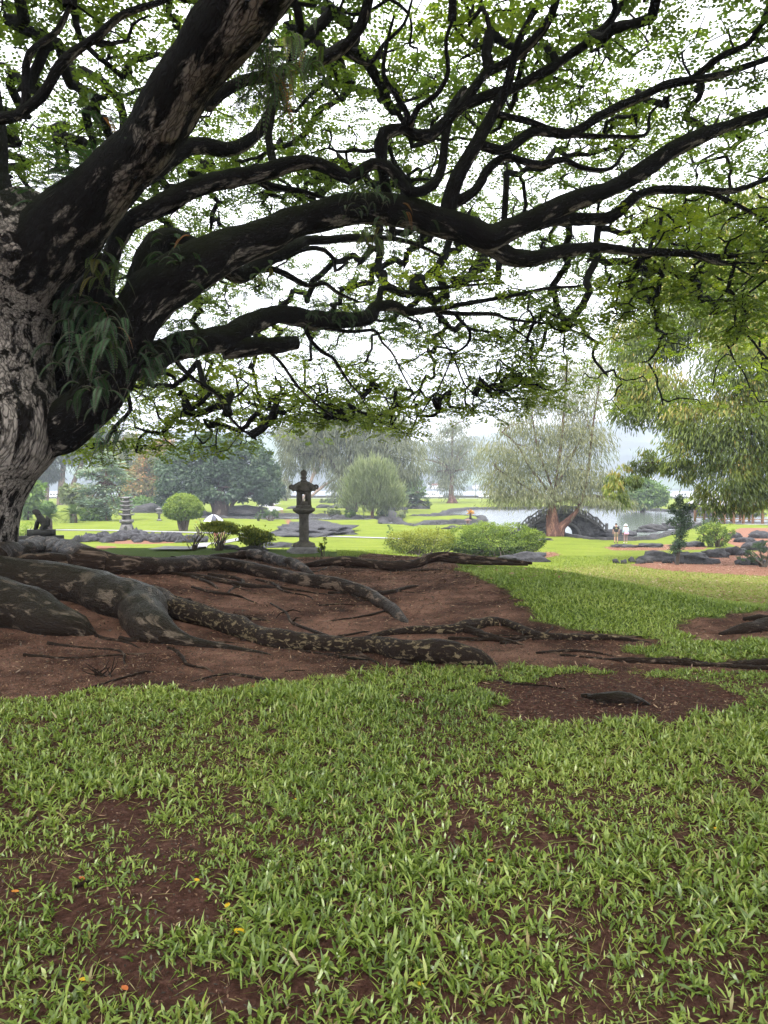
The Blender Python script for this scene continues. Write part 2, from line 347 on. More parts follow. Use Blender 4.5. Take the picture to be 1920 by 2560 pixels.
def lava(name, lo, hi, sc, bd=0.06):
    m, t, out = mat(name); co = objco(t); n1 = noise(t, sc, 7, co, 0.7, 0.4); n2 = noise(t, sc*0.25, 3, co)
    c = ramp(t, math_(t, 'MULTIPLY', n1, math_(t, 'ADD', n2, 0.5)), [(0.3, lo), (0.72, hi)])
    bsdf(t, out, c, 0.75, 0.35, n1, 1.0, bd); return m
M['lava'] = lava('grey lava rock', (0.012, 0.0115, 0.0125), (0.075, 0.072, 0.078), 2.6, 0.30)
M['lava_dark'] = lava('dark lava rock', (0.010, 0.0095, 0.010), (0.06, 0.056, 0.055), 2.6, 0.25)
M['stone'] = lava('carved grey stone', (0.028, 0.025, 0.02), (0.10, 0.09, 0.072), 9.0, 0.008)
M['stone_dark'] = lava('dark carved stone', (0.006, 0.006, 0.0055), (0.028, 0.027, 0.024), 9.0, 0.01)
M['stone_grey'] = lava('weathered grey stone', (0.06, 0.056, 0.056), (0.20, 0.19, 0.19), 5.0, 0.015)
M['stone_red'] = lava('reddish stone', (0.12, 0.07, 0.055), (0.30, 0.19, 0.15), 5.0, 0.015)
def water(name, col, rough, sc, bs):
    m, t, out = mat(name); co = objco(t); mp = t.nodes.new('ShaderNodeMapping'); mp.inputs['Scale'].default_value = (0.35, 1, 1); t.links.new(co, mp.inputs[0])
    n = noise(t, sc, 4, mp.outputs[0]); b = bsdf(t, out, col, rough, 0.6, n, bs, 0.05); return m
M['pond'] = water('pond water', (0.10, 0.11, 0.10), 0.10, 1.6, 0.55)
M['sea'] = water('sea water', (0.20, 0.23, 0.26), 0.25, 0.3, 0.3)

# ================================================================== GROUND
MULCH = [Gs(l)[:, :2] for l in (
    [(-120,1748),(0,1745),(150,1737),(330,1722),(520,1727),(640,1718),(760,1700),(900,1682),(1010,1668),(1200,1667),(1400,1672),(1600,1680),(1920,1682),(2150,1684),
     (2150,1652),(1920,1657),(1750,1657),(1600,1645),(1545,1625),(1570,1613),(1675,1608),(1640,1600),(1560,1590),(1450,1581),(1350,1556),(1310,1522),(1270,1482),(1200,1450),(1142,1426),(1148,1413),(1250,1408),(1372,1413),(1372,1404),
     (1200,1398),(1100,1391),(900,1392),(700,1394),(560,1395),(300,1400),(0,1400),(-120,1400)],
    [(1690,1570),(1720,1552),(1790,1545),(1850,1535),(1900,1530),(2050,1528),(2050,1590),(1930,1592),(1850,1604),(1800,1608),(1740,1600)],
)]
def ell(cx, cy, rx, ry, n=22, j=0.12, seed=1):
    g = np.random.default_rng(seed); a = np.linspace(0, 2*math.pi, n, endpoint=False); k = 1 + j*np.sin(a*3 + g.random()*6) + j*np.sin(a*5 + g.random()*6)
    return Gs(list(zip(cx + rx*np.cos(a)*k, cy + ry*np.sin(a)*k)))[:, :2]
SOIL = [ell(1525, 1748, 300, 55, 40, 0.09, 2), ell(1025, 1752, 48, 15, 14, 0.1, 3)]
THIN = [(ell(cx, cy, rx, ry, 16, 0.15, int(cx)), s) for cx, cy, rx, ry, s in (
    (300, 2045, 130, 45, 1), (430, 2130, 110, 60, .9), (120, 2180, 150, 50, .75), (420, 2260, 150, 70, .9), (330, 2440, 170, 50, .9), (560, 2480, 200, 60, .85), (1090, 2065, 130, 36, .85),
    (1390, 2112, 110, 32, .85), (1150, 1960, 90, 25, .5), (1560, 1990, 100, 22, .5), (60, 2040, 80, 30, .6), (560, 2000, 70, 30, .6), (1720, 2190, 90, 30, .4), (900, 2140, 70, 25, .4), (1400, 2330, 90, 35, .4), (820, 2420, 70, 30, .4))]
DRY = Gs([(1250,1500),(1300,1450),(1400,1420),(1560,1412),(2000,1405),(2000,1560),(1850,1530),(1700,1530),(1500,1500),(1400,1470)])[:, :2]
STRAW = [Gs(l)[:, :2] for l in ([(1570,1412),(1640,1402),(1720,1385),(1800,1385),(1930,1375),(2050,1372),(2050,1440),(1900,1440),(1750,1432),(1650,1425)],
    [(1510,1368),(1580,1362),(1700,1360),(1770,1366),(1760,1374),(1640,1376),(1530,1376)], [(1280,1398),(1330,1382),(1385,1380),(1400,1388),(1340,1400)], [(1790,1345),(1850,1320),(1960,1320),(1960,1375),(1860,1372)],
    [(690,1253),(730,1306),(775,1318),(760,1330),(725,1322)], [(240,1354),(330,1350),(480,1348),(520,1352),(380,1360),(300,1360)], [(240,1364),(290,1366),(270,1374),(230,1372)])]
ys = np.concatenate([np.linspace(-60, 0, 14, endpoint=False), np.arange(0, 1.6, 0.2), np.arange(1.6, 9, 0.05), np.arange(9, 20, 0.12), np.geomspace(20, 285, 190), np.geomspace(300, 3200, 14)])
uu = np.linspace(-1, 1, 241); uo = np.array([1.1, 1.3, 1.7, 2.4, 4.0, 7.0])
gx, gy = [], []
for y in ys:
    W = 0.62*max(y, 0) + 2.6
    outer = W + (uo - 1) / 6.0 * (60 + 1.6*max(y, 0))
    gx.append(np.concatenate([-outer[::-1], uu*W, outer])); gy.append(np.full(253, y))
gx = np.concatenate(gx); gy = np.concatenate(gy); nr, nc = len(ys), 253
gp = np.stack([gx, gy], -1)
sd_m = np.full(len(gp), 9.0); nearm = (gy < 24) & (gy > 1) & (np.abs(gx) < 14)
sd_m[nearm] = np.minimum(poly_sdf(gp[nearm], MULCH[0]), poly_sdf(gp[nearm], MULCH[1]))
sd_s = np.full(len(gp), 9.0)
for pz in SOIL: sd_s[nearm] = np.minimum(sd_s[nearm], poly_sdf(gp[nearm], pz))
sd_st = np.full(len(gp), 9.0); midm = (gy > 12) & (gy < 160)
for pz in STRAW: sd_st[midm] = np.minimum(sd_st[midm], poly_sdf(gp[midm], pz))
sd_d = np.full(len(gp), 9.0); sd_d[midm] = poly_sdf(gp[midm], DRY)
gz = Hfull(gx, gy)
sd_m = sd_m + 0.10*snoise(np.stack([gx, gy, 0*gx], -1), 6.0, 51, 2)*(gy < 24); mul = np.clip(0.5 - sd_m/0.12, 0, 1); sd_s = sd_s + 0.1*snoise(np.stack([gx, gy, 0*gx], -1), 5.0, 52, 3)*(gy < 24); soil = np.clip(0.5 - sd_s/0.2, 0, 1)
gz = gz - 0.03*np.clip(-sd_s/0.3, 0, 1)
over = gy - crest(gx)
lawn = np.clip((over - 1.2)/2.5, 0, 1) * (1 - mul)
near_turf = np.clip((gy - 6.2)/2.5, 0, 1) * (1 - lawn) * (1 - mul) * (1 - soil)
straw = np.clip(0.5 - sd_st/np.clip(gy*0.012, 0.2, 1.5), 0, 1); dry = np.clip(0.6 - sd_d/2.5, 0, 1)
bank = np.clip(1 - np.abs(pond_sdf(gx, gy) - 0.2)/0.9, 0, 1)
i = np.arange(nr-1)[:, None]*nc; k = np.arange(nc-1)[None, :]
gq = np.stack([i+k, i+k+1, i+nc+k+1, i+nc+k], -1).reshape(-1, 4)
m, t, out = mat('ground'); geo = t.nodes.new('ShaderNodeNewGeometry'); pos = geo.outputs['Position']
nf = noise(t, 28, 6, pos, 0.7); nm = noise(t, 3.0, 5, pos); nl = noise(t, 0.35, 4, pos); nff = noise(t, 90, 4, pos, 0.75)
soilc = ramp(t, nf, [(0.25, (0.026, 0.011, 0.008)), (0.5, (0.085, 0.040, 0.029)), (0.75, (0.17, 0.088, 0.066))])
nbig = noise(t, 0.8, 4, pos)
mulc = ramp(t, math_(t, 'ADD', math_(t, 'MULTIPLY', nff, 0.45), math_(t, 'ADD', math_(t, 'MULTIPLY', nm, 0.25), math_(t, 'SUBTRACT', math_(t, 'MULTIPLY', nbig, 0.6), 0.15))), [(0.36, (0.016, 0.009, 0.006)), (0.46, (0.07, 0.034, 0.023)), (0.60, (0.24, 0.13, 0.09))])
turfc = ramp(t, nff, [(0.3, (0.04, 0.065, 0.014)), (0.7, (0.10, 0.15, 0.03))])
lawnc = ramp(t, math_(t, 'ADD', math_(t, 'MULTIPLY', nl, 0.6), math_(t, 'MULTIPLY', nm, 0.4)), [(0.35, (0.105, 0.14, 0.016)), (0.5, (0.145, 0.185, 0.021)), (0.66, (0.19, 0.215, 0.032))])
dryc = ramp(t, nf, [(0.35, (0.16, 0.19, 0.035)), (0.55, (0.24, 0.20, 0.07)), (0.7, (0.36, 0.27, 0.15))])
strc = ramp(t, nf, [(0.3, (0.13, 0.06, 0.04)), (0.6, (0.26, 0.13, 0.085)), (0.8, (0.33, 0.24, 0.18))])
A = lambda n: attr(t, n).outputs['Fac']
c = soilc
c = mixc(t, A('turf'), c, turfc)
c = mixc(t, A('lawn'), c, lawnc)
dm = math_(t, 'MULTIPLY', A('dry'), ramp(t, nm, [(0.35, (0.3, 0.3, 0.3)), (0.65, (1, 1, 1))]))
c = mixc(t, dm, c, dryc)
c = mixc(t, ramp(t, math_(t, 'ADD', A('straw'), math_(t, 'MULTIPLY', math_(t, 'SUBTRACT', nm, 0.5), 0.9)), [(0.4, (0, 0, 0)), (0.6, (1, 1, 1))]), c, strc)
c = mixc(t, A('mulch'), c, mulc)
c = mixc(t, A('bank'), c, (0.06, 0.055, 0.05))
bsdf(t, out, c, 0.9, 0.06, math_(t, 'ADD', nf, nff), 0.9, 0.03)
M['ground'] = m
wpart('ground', np.stack([gx, gy, gz], -1), M['ground'], None, gq, None, {'mulch': mul, 'turf': near_turf, 'lawn': lawn, 'straw': straw, 'dry': dry, 'bank': bank}, True, 'structure')
def GZ(x, y): return float(Hfull(np.array([x]), np.array([y]))[0])

# water sheets
def sheet(name, poly, z, mt, kind='structure'):
    bm = bmesh.new(); vs = [bm.verts.new((float(a), float(b), z)) for a, b in poly]
    f = bm.faces.new(vs); bm.normal_update()
    if f.normal.z < 0: f.normal_flip()
    bmesh.ops.triangulate(bm, faces=bm.faces[:]); me = bpy.data.meshes.new(name); bm.to_mesh(me); bm.free()
    return link(name, me, mt, None, kind)
sheet('pond_water', np.array([(-70, 60), (95, 60), (130, 214), (-70, 214)]), ZP, M['pond'])
sheet('sea_water', np.array([(-1500, 271), (1500, 271), (1500, 1400), (-1500, 1400)]), -3.9, M['sea'])
M['path'] = plain('pale path', (0.27, 0.26, 0.275), 0.9, 0.15, 1.5)
M['road'] = plain('wet asphalt', (0.10, 0.10, 0.11), 0.35, 0.2, 1.0)
def strip(name, pts, w, mt, lift=0.02, step=1.0):
    q, _ = resample(np.array([[*p, 0] for p in pts]), np.zeros(len(pts)), step); t_ = np.gradient(q, axis=0); t_ /= np.linalg.norm(t_, axis=1)[:, None]
    s = np.stack([t_[:, 1], -t_[:, 0], 0*t_[:, 0]], -1); rows = []
    for k in np.linspace(-0.5, 0.5, 5):
        r = q + s*w*k; r[:, 2] = Hfull(r[:, 0], r[:, 1]) + lift; rows.append(r)
    n = len(q); V = np.concatenate(rows); Q = [(a*n+j, a*n+j+1, (a+1)*n+j+1, (a+1)*n+j) for a in range(4) for j in range(n-1)]
    return wpart(name, V, mt, None, Q, None, None, True, 'structure')
strip('garden_path', Gs([(60,1325),(200,1326),(300,1327),(450,1331),(560,1334),(690,1337),(800,1341),(960,1346),(1100,1352)])[:, :2], 1.7, M['path'], 0.05)
strip('foot_path', Gs([(420,1378),(460,1371),(500,1365),(550,1358),(590,1350),(625,1342),(660,1337)])[:, :2], 1.1, M['path'], 0.05)
strip('lakeside_path', Gs([(600,1284),(660,1279),(690,1274),(682,1268),(660,1264),(690,1259)])[:, :2], 3.0, M['path'], 0.05, 3.0)
strip('road', [(-260, 248), (-60, 248), (60, 248), (260, 248)], 9.0, M['road'], 0.05, 8.0)
v, q = box((0, 262, -2.75), 700, 0.8, 1.0); sw = wpart('sea_wall', v, plain('dark sea wall', (0.035, 0.035, 0.038), 0.8), None, q)
tag(sw, 'long low dark wall between the far road and the bay', 'wall')
# far shore hills
hx = np.linspace(-1300, 1300, 200); hy = np.linspace(860, 1700, 40); HX, HY = np.meshgrid(hx, hy); tt = (HY - 860)/840
hz = -4 + (20 + 165*tt)*np.clip(tt*6, 0, 1)*(0.75 + 0.25*snoise(np.stack([HX, HY, 0*HX], -1), 0.004, 11, 3)) * np.interp(HX, [-1300, -300, 200, 700, 1300], [1.1, 0.95, 0.85, 0.95, 1.1]) + 3.5*snoise(np.stack([HX, HY, 0*HX], -1), 0.03, 12, 3)*np.clip(tt*8, 0, 1)
m, t, out = mat('forested hill'); n1 = noise(t, 0.03, 6, objco(t)); n2 = noise(t, 0.006, 3, objco(t))
c = mixc(t, ramp(t, n2, [(0.52, (0, 0, 0)), (0.6, (1, 1, 1))]), ramp(t, n1, [(0.3, (0.012, 0.022, 0.022)), (0.7, (0.03, 0.05, 0.04))]), (0.07, 0.11, 0.06)); bsdf(t, out, c, 0.9, 0.1); M['hill'] = m
i = np.arange(39)[:, None]*200; k = np.arange(199)[None, :]
wpart('hills', np.stack([HX, HY, hz], -1).reshape(-1, 3), M['hill'], None, np.stack([i+k, i+k+1, i+200+k+1, i+200+k], -1).reshape(-1, 4), None, None, True, 'structure')

# ================================================================== BIG TREE
SITE = np.array([-6.1, 11.0, 0.3])
big = thing('monkeypod_tree', 'huge spreading tree with dark mossy limbs, pale bark and snaking roots', 'tree', SITE)
def pxpath(l, d0=None, step=0.25):
    a = np.array(l, float); p = P(a[:, 0], a[:, 1], a[:, 3]); r = a[:, 2]/2*a[:, 3]/F
    return resample(p, r, step)
TR = [(-118,1440,330,11.0),(-105,1340,290,11.0),(-75,1231,272,11.0),(-34,1139,282,11.0),(2,1075,290,11.0),(-10,980,280,11.0),(-8,860,274,11.0),(8,733,280,10.9),(60,640,270,10.7),(120,580,225,10.4)]
mb = MB(); p_, r_ = pxpath(TR, step=0.08); V, Q, T, u = tube(p_, r_, 40, 0.10, 3, nsc=2.2, lump=0.6); mb.add(V, Q, T, tuv=u); mb.build('trunk', M['trunk'], big, True)
LIMBS = dict(
 L1=[(60,690,230,10.8),(130,610,190,10.4),(208,520,158,10.0),(290,440,140,9.6),(362,370,128,9.2),(425,275,140,8.7),(492,174,148,8.3),(560,80,158,7.9),(619,0,164,7.6),(700,-110,165,7.2),(800,-260,150,6.6),(900,-460,130,6.0)],
 L0=[(10,700,170,11.0),(-8,600,110,11.2),(-14,480,84,11.4),(-20,360,70,11.6),(-30,240,60,11.8),(-40,120,52,12.0),(-70,-60,46,12.2)],
 L2=[(-40,1150,110,11.2),(60,1105,124,11.05),(150,1068,122,10.95),(225,1018,112,10.8),(272,950,108,10.8),(302,875,112,10.9),(338,798,122,11.0),(410,715,128,11.1),(520,648,106,11.3),(600,615,94,11.5),(679,588,86,11.7),(756,550,72,11.9),(860,528,76,12.1),(968,526,78,12.3),(1080,548,74,12.5),(1160,572,72,12.6),(1225,592,74,12.7),(1290,566,56,12.8),(1434,508,48,12.9),(1550,457,42,13.0),(1704,362,40,13.1),(1820,318,28,13.2),(1930,274,26,13.3),(2080,200,20,13.4)],
 L2b=[(1240,588,40,12.7),(1310,562,34,12.8),(1395,550,31,13.0),(1480,548,30,13.2),(1531,540,30,13.3),(1588,490,24,13.5),(1646,473,21,13.6),(1743,474,19,13.8),(1839,474,15,14.0),(1920,447,11,14.2),(2000,420,8,14.3)],
 L2bb=[(1743,474,14,13.8),(1782,485,13,13.9),(1859,520,11,14.1),(1917,550,9,14.3),(1990,590,5,14.5)],
 L2c=[(1210,590,58,12.7),(1240,615,52,12.8),(1301,645,44,12.9),(1377,640,34,13.1),(1469,620,27,13.4),(1597,629,21,13.7),(1730,635,18,14.0),(1799,655,14,14.2),(1920,660,8,14.5),(2000,665,6,14.6)],
 L2cc=[(1730,635,14,14.0),(1800,640,12,14.2),(1880,634,9,14.4),(1960,625,6,14.6)],
 L3=[(300,935,80,11.0),(347,907,72,11.4),(463,867,70,12.0),(579,838,64,12.8),(625,803,54,13.2),(716,789,46,13.8),(785,802,48,14.3),(870,804,38,14.9),(920,795,38,15.2),(943,766,31,15.4),(986,766,25,15.7),(1024,780,21,16.0),(1101,770,15,16.6),(1198,754,11,17.3),(1290,738,9,17.8),(1365,722,8,18.3),(1450,715,5,18.8)],
 L3b=[(935,775,20,15.4),(949,747,17,15.5),(951,722,14,15.6),(970,721,13,15.7),(1009,733,12,15.9),(1086,720,12,16.4),(1179,714,7,17.0),(1260,705,5,17.5)],
 L3c=[(1080,775,14,16.4),(1101,780,14,16.7),(1152,785,11,17.1),(1240,787,10,17.7),(1272,797,8,18.0),(1377,809,5,18.8),(1440,812,4,19.2)],
 L3d=[(1140,788,9,17.0),(1175,828,8,17.2),(1167,862,7,17.4),(1132,889,5,17.6),(1121,916,4.5,17.8),(1086,997,3,18.3)],
 L3dd=[(1132,889,4.5,17.6),(1140,909,4.5,17.7),(1163,963,4,18.0),(1202,1000,3,18.4)],
 L3e=[(760,815,13,14.1),(779,855,11,14.2),(808,882,10,14.3),(831,893,9,14.5),(851,924,8,14.8),(878,963,6,15.3),(912,1000,4,16.0)],
 L3f=[(800,818,11,14.4),(870,828,9,14.8),(936,826,8,15.2),(955,855,6,15.5),(982,885,5,15.9),(1009,940,4,16.5),(1035,985,3,17.0)],
 L3g=[(640,850,10,13.0),(700,905,8,13.6),(740,960,7,14.4),(790,1010,6,15.2),(830,1040,4,16.0)],
 L3h=[(430,890,14,12.0),(480,945,10,13.0),(540,985,8,14.0),(580,1050,7,15.2),(640,1100,5,16.2)],
 L4=[(250,800,44,11.4),(268,690,40,11.4),(289,613,44,11.4),(324,556,46,11.4),(405,509,50,11.4),(480,469,48,11.5),(579,446,45,11.6),(666,428,42,11.7),(770,405,34,11.8),(825,423,32,11.9),(871,450,32,12.0),(902,431,30,12.0),(933,408,28,12.1),(968,423,28,12.1),(999,454,28,12.2),(1026,480,26,12.2),(1060,477,26,12.3),(1084,462,24,12.3),(1103,423,22,12.4),(1111,358,21,12.4),(1118,315,22,12.5),(1134,266,24,12.5),(1163,220,18,12.6)],
 L5=[(968,500,26,12.3),(957,420,26,12.3),(952,358,34,12.3),(960,335,36,12.3),(1006,325,27,12.3),(1040,340,28,12.4),(1076,336,30,12.4),(1116,301,28,12.5),(1163,255,27,12.5),(1209,190,21,12.6),(1278,150,23,12.6),(1336,98,23,12.5),(1377,40,21,12.4),(1400,-40,19,12.3)],
 L5b=[(1150,265,26,12.5),(1249,231,26,12.6),(1319,203,24,12.7),(1423,139,22,12.8),(1510,69,20,12.8),(1562,0,18,12.8),(1620,-90,15,12.8)],
 L5c=[(1000,330,18,12.3),(1018,289,17,12.2),(985,230,14,12.1),(960,185,12,12.0),(965,120,9,11.9),(985,40,7,11.8)],
 L5d=[(1025,320,16,12.2),(1045,270,15,12.1),(1090,238,12,12.0),(1120,180,11,11.9),(1115,100,10,11.8),(1140,30,8,11.7)],
 L6=[(1118,545,44,12.5),(1125,500,40,12.5),(1145,440,37,12.5),(1191,359,34,12.5),(1238,272,26,12.5),(1267,220,24,12.4),(1290,120,18,12.2),(1340,20,14,12.0)],
 L6b=[(1130,512,28,12.5),(1186,480,24,12.6),(1220,422,22,12.7),(1261,393,19,12.8),(1310,402,18,12.9),(1354,411,18,13.0),(1411,399,16,13.1),(1452,422,14,13.2),(1527,422,10,13.4),(1560,380,7,13.5)],
 L7=[(1191,359,24,12.5),(1235,372,25,12.6),(1272,370,26,12.7),(1330,332,24,12.8),(1388,330,26,12.9),(1435,330,23,13.0),(1510,289,22,13.1),(1585,249,22,13.2),(1654,214,21,13.2),(1730,200,20,13.3),(1816,185,16,13.3),(1920,145,13,13.4),(2020,100,10,13.4)],
 L7b=[(1730,200,18,13.3),(1799,145,16,13.2),(1869,110,14,13.1),(1909,46,11,13.0),(1930,-30,9,13.0)],
 L7c=[(1400,335,14,12.9),(1510,341,11,13.1),(1614,336,9,13.3),(1625,284,7,13.4),(1678,237,6,13.5)],
 L7d=[(1230,284,18,12.5),(1319,301,16,12.7),(1380,328,15,12.9)],
 L8=[(-20,300,30,11.0),(58,278,26,10.9),(64,197,20,10.8),(75,133,18,10.7),(145,75,16,10.6),(174,17,12,10.5),(200,-40,10,10.4)],
 L8b=[(40,290,26,10.9),(104,240,26,10.8),(150,165,25,10.7),(197,122,24,10.6),(249,87,22,10.5),(312,35,18,10.4),(417,0,14,10.3),(500,-50,10,10.2)],
 L8c=[(230,95,12,10.6),(280,108,11,10.6),(320,100,9,10.6),(332,60,8,10.6),(370,40,5,10.6)],
 L9=[(520,255,40,9.6),(550,231,34,9.7),(608,203,27,9.8),(723,179,25,9.9),(793,156,25,9.9),(857,122,26,9.9),(903,64,26,9.8),(920,0,24,9.7),(935,-90,20,9.5)],
 L9b=[(850,125,16,9.9),(920,160,12,10.1),(960,110,10,10.2),(1010,60,8,10.3),(1030,0,6,10.4)],
 L10=[(240,500,60,11.0),(370,440,44,11.4),(480,370,42,11.8),(579,370,36,12.2),(637,341,26,12.5),(671,290,24,12.7),(700,210,18,12.9),(740,120,12,13.0)],
 L10b=[(690,425,24,11.8),(683,399,22,12.0),(672,330,20,12.2),(690,250,14,12.4)],
 L11=[(640,440,24,11.8),(671,463,22,12.0),(752,475,13,12.3),(822,498,8,12.6),(880,510,6,12.9)],
 L12=[(340,790,70,11.4),(370,640,64,12.0),(430,600,60,12.4),(540,660,48,13.0),(600,690,42,13.4),(666,650,40,13.9),(740,616,34,14.4),(775,597,23,14.8),(914,595,18,15.8),(1010,600,12,16.6),(1100,640,8,17.2)],
 L12b=[(640,670,18,13.8),(689,673,16,14.0),(743,704,14,14.4),(774,716,12,14.7),(812,708,11,15.0),(847,735,9,15.4),(897,754,5,16.0)],
 L12c=[(670,650,16,14.0),(790,620,12,14.6),(835,650,11,14.9),(838,680,9,15.0),(870,655,6,15.2)],
 L14=[(40,1090,150,11.5),(120,960,160,11.7),(190,850,140,11.8),(235,740,100,11.8),(262,640,50,11.7)],
 L13=[(560,870,46,12.7),(640,868,44,12.9),(700,860,40,13.1),(742,855,36,13.3)],
)
skel_p, skel_len = [], []
for nm_, l in LIMBS.items():
    p_, r_ = pxpath(l, step=0.09 if l[0][2] > 60 else 0.12)
    sd = 20 if r_.max() > 0.25 else (14 if r_.max() > 0.1 else 10)
    wig = snoise(p_, 1.6, hash(nm_) % 97 if False else len(skel_p), 2)[:, None]*np.array([0.3, 0.6, 1.0])*np.minimum(r_, 0.1)[:, None]*0.5
    p_ = p_ + wig
    V, Q, T, u = tube(p_, r_, sd, 0.10, len(skel_p), nsc=2.5, lump=0.8)
    mb = MB(); mb.add(V, Q, T, tuv=u); mb.build('limb', M['limb'], big, True)
    if nm_ not in ('L13', 'L14'):
        k0 = 0 if r_.max() < 0.25 else len(p_)//3
        skel_p.append(p_[k0::3]); skel_len.append(np.linalg.norm(p_[k0::3] - SITE, axis=1)*1.1)
# cut face of the sawn stub
# ---- leaf clusters of the crown: a wide dome, drooping at its rim
CC = np.array([-4.0, 12.5]); CR = 19.0
def dome(x, y): r = np.hypot(x - CC[0], y - CC[1]); return 3.6 + 7.0*np.sqrt(np.clip(1 - (r/CR)**2, 0, 1)), r
def proj(p):
    q = p - EYE; y = q[:, 1]*cp - q[:, 2]*sp_; z = q[:, 1]*sp_ + q[:, 2]*cp
    y = np.where(y < 0.1, 0.1, y); return CX + F*q[:, 0]/y, CY - F*z/y
n0 = 13500
a_ = rng.random(n0)*2*math.pi; rr_ = CR*np.sqrt(rng.random(n0)); cx_ = CC[0] + rr_*np.cos(a_); cy_ = CC[1] + rr_*np.sin(a_)
hz_, rad_ = dome(cx_, cy_); cz_ = hz_ + rng.normal(size=n0)*0.45 + 0.55*snoise(np.stack([cx_, cy_, 0*cx_], -1), 0.45, 21, 2)
cl = np.stack([cx_, cy_, cz_], -1)
inview = (np.abs(cl[:, 0]) < 0.54*cl[:, 1]*1.12 + 1.2) & (cl[:, 1] > 4)
dens = snoise(cl, 0.55, 22, 2)
keep = np.where(inview, rng.random(n0) < 0.72 + 0.5*dens, rng.random(n0) < 0.11)
ppx, ppy = proj(cl)
GAPS = [(690,950,60,40),(560,945,35,25),(1185,905,85,60),(1010,905,50,45),(1330,690,110,28),(1490,565,75,28),(1610,185,90,40),(1330,290,60,25),(1000,720,40,25),(640,600,30,20),(1650,290,50,25),(880,370,40,25)]
for gx_, gy_, ga, gb in GAPS: keep &= ~((((ppx - gx_)/ga)**2 + ((ppy - gy_)/gb)**2 < 1) & inview)
keep &= ~(inview & (ppy > 1035) & (ppx > 1000)) & ~(inview & (ppy > 1120))
cl = cl[keep]
extra = []
def spray(px0, px1, py0, py1, d0, d1, n):
    extra.append(P(rng.uniform(px0, px1, n), rng.uniform(py0, py1, n), rng.uniform(d0, d1, n)))
spray(1560, 1990, 500, 760, 13.5, 15.5, 80); spray(1520, 1680, 700, 830, 14.5, 16.5, 26); spray(1760, 1990, 740, 830, 14, 15.5, 22)
spray(500, 1000, 930, 1060, 17, 22, 60); spray(280, 700, 860, 1000, 15, 20, 40); spray(1000, 1400, 880, 1020, 18, 22, 40); spray(320, 640, 1050, 1130, 17, 20, 42); spray(170, 300, 1090, 1140, 15, 17, 14); spray(300, 560, 980, 1060, 15, 18, 26)
spray(640, 900, 980, 1060, 16, 19, 46); spray(880, 1080, 1010, 1085, 18, 21, 30); spray(1060, 1330, 950, 1040, 18, 21, 46); spray(1230, 1430, 880, 1000, 18, 20, 40); spray(760, 960, 900, 980, 15.5, 18, 22)
spray(1280, 1480, 720, 880, 18, 20, 46); spray(1030, 1300, 820, 900, 17, 19, 26); spray(300, 520, 900, 980, 13.5, 16, 18); spray(900, 1300, 640, 760, 16, 20, 50)
is_extra = np.concatenate([np.zeros(len(cl), bool), np.ones(sum(len(e) for e in extra), bool)]); cl = np.concatenate([cl] + extra)
# ---- twigs: every cluster is joined to the nearest branch by a winding path
nodes = np.concatenate(skel_p); nlen = np.concatenate(skel_len); par = np.full(len(nodes), -1)
d0 = np.array([np.min(np.linalg.norm(nodes - q_, axis=1)) for q_ in cl]); order = np.argsort(d0)
buf = np.zeros((90000, 3)); bl = np.zeros(90000); bp_ = np.full(90000, -1); nn_ = len(nodes); buf[:nn_] = nodes; bl[:nn_] = nlen; nmain = nn_
paths = []
for ci in order:
    q_ = cl[ci]; dd = np.linalg.norm(buf[:nn_] - q_, axis=1); j = int(np.argmin(dd + 0.12*bl[:nn_])); a0 = buf[j]; D = dd[j]
    k_ = max(2, int(D/0.22)); tt_ = np.linspace(0, 1, k_+1)[1:, None]
    mid = (a0 + q_)/2 + np.array([0, 0, -0.08*D]) + rng.normal(size=3)*0.14*D
    pt = (1-tt_)**2*a0 + 2*tt_*(1-tt_)*mid + tt_**2*q_
    wv = snoise(pt, 2.6, 31, 2)[:, None]*rng.normal(size=3)*0.12 + rng.normal(size=pt.shape)*0.012
    pt = pt + wv*np.sin(tt_*math.pi*0.9 + 0.15)
    ids = np.arange(nn_, nn_+k_); buf[ids] = pt; bl[ids] = bl[j] + D*tt_[:, 0]; bp_[ids] = np.concatenate([[j], ids[:-1]]); nn_ += k_
    paths.append((j, ids))
    if nn_ > 89000: break
cnt = np.zeros(nn_)
for j, ids in paths: cnt[ids[-1]] += 1
for i_ in range(nn_-1, nmain-1, -1): cnt[bp_[i_]] += cnt[i_] if bp_[i_] >= nmain else 0
mb = MB()
for j, ids in paths:
    pt = np.concatenate([buf[j:j+1], buf[ids]]); rd = 0.0105*np.maximum(cnt[ids], 1)**0.5; rd = np.minimum(np.concatenate([rd[:1]*1.1, rd]), 0.10)
    V, Q, T, u = tube(pt, rd, 5 if rd[0] < 0.03 else 7, cap=False); mb.add(V, Q, None, tuv=u)
mb.build('twigs', M['twig'], big, True, 'stuff')
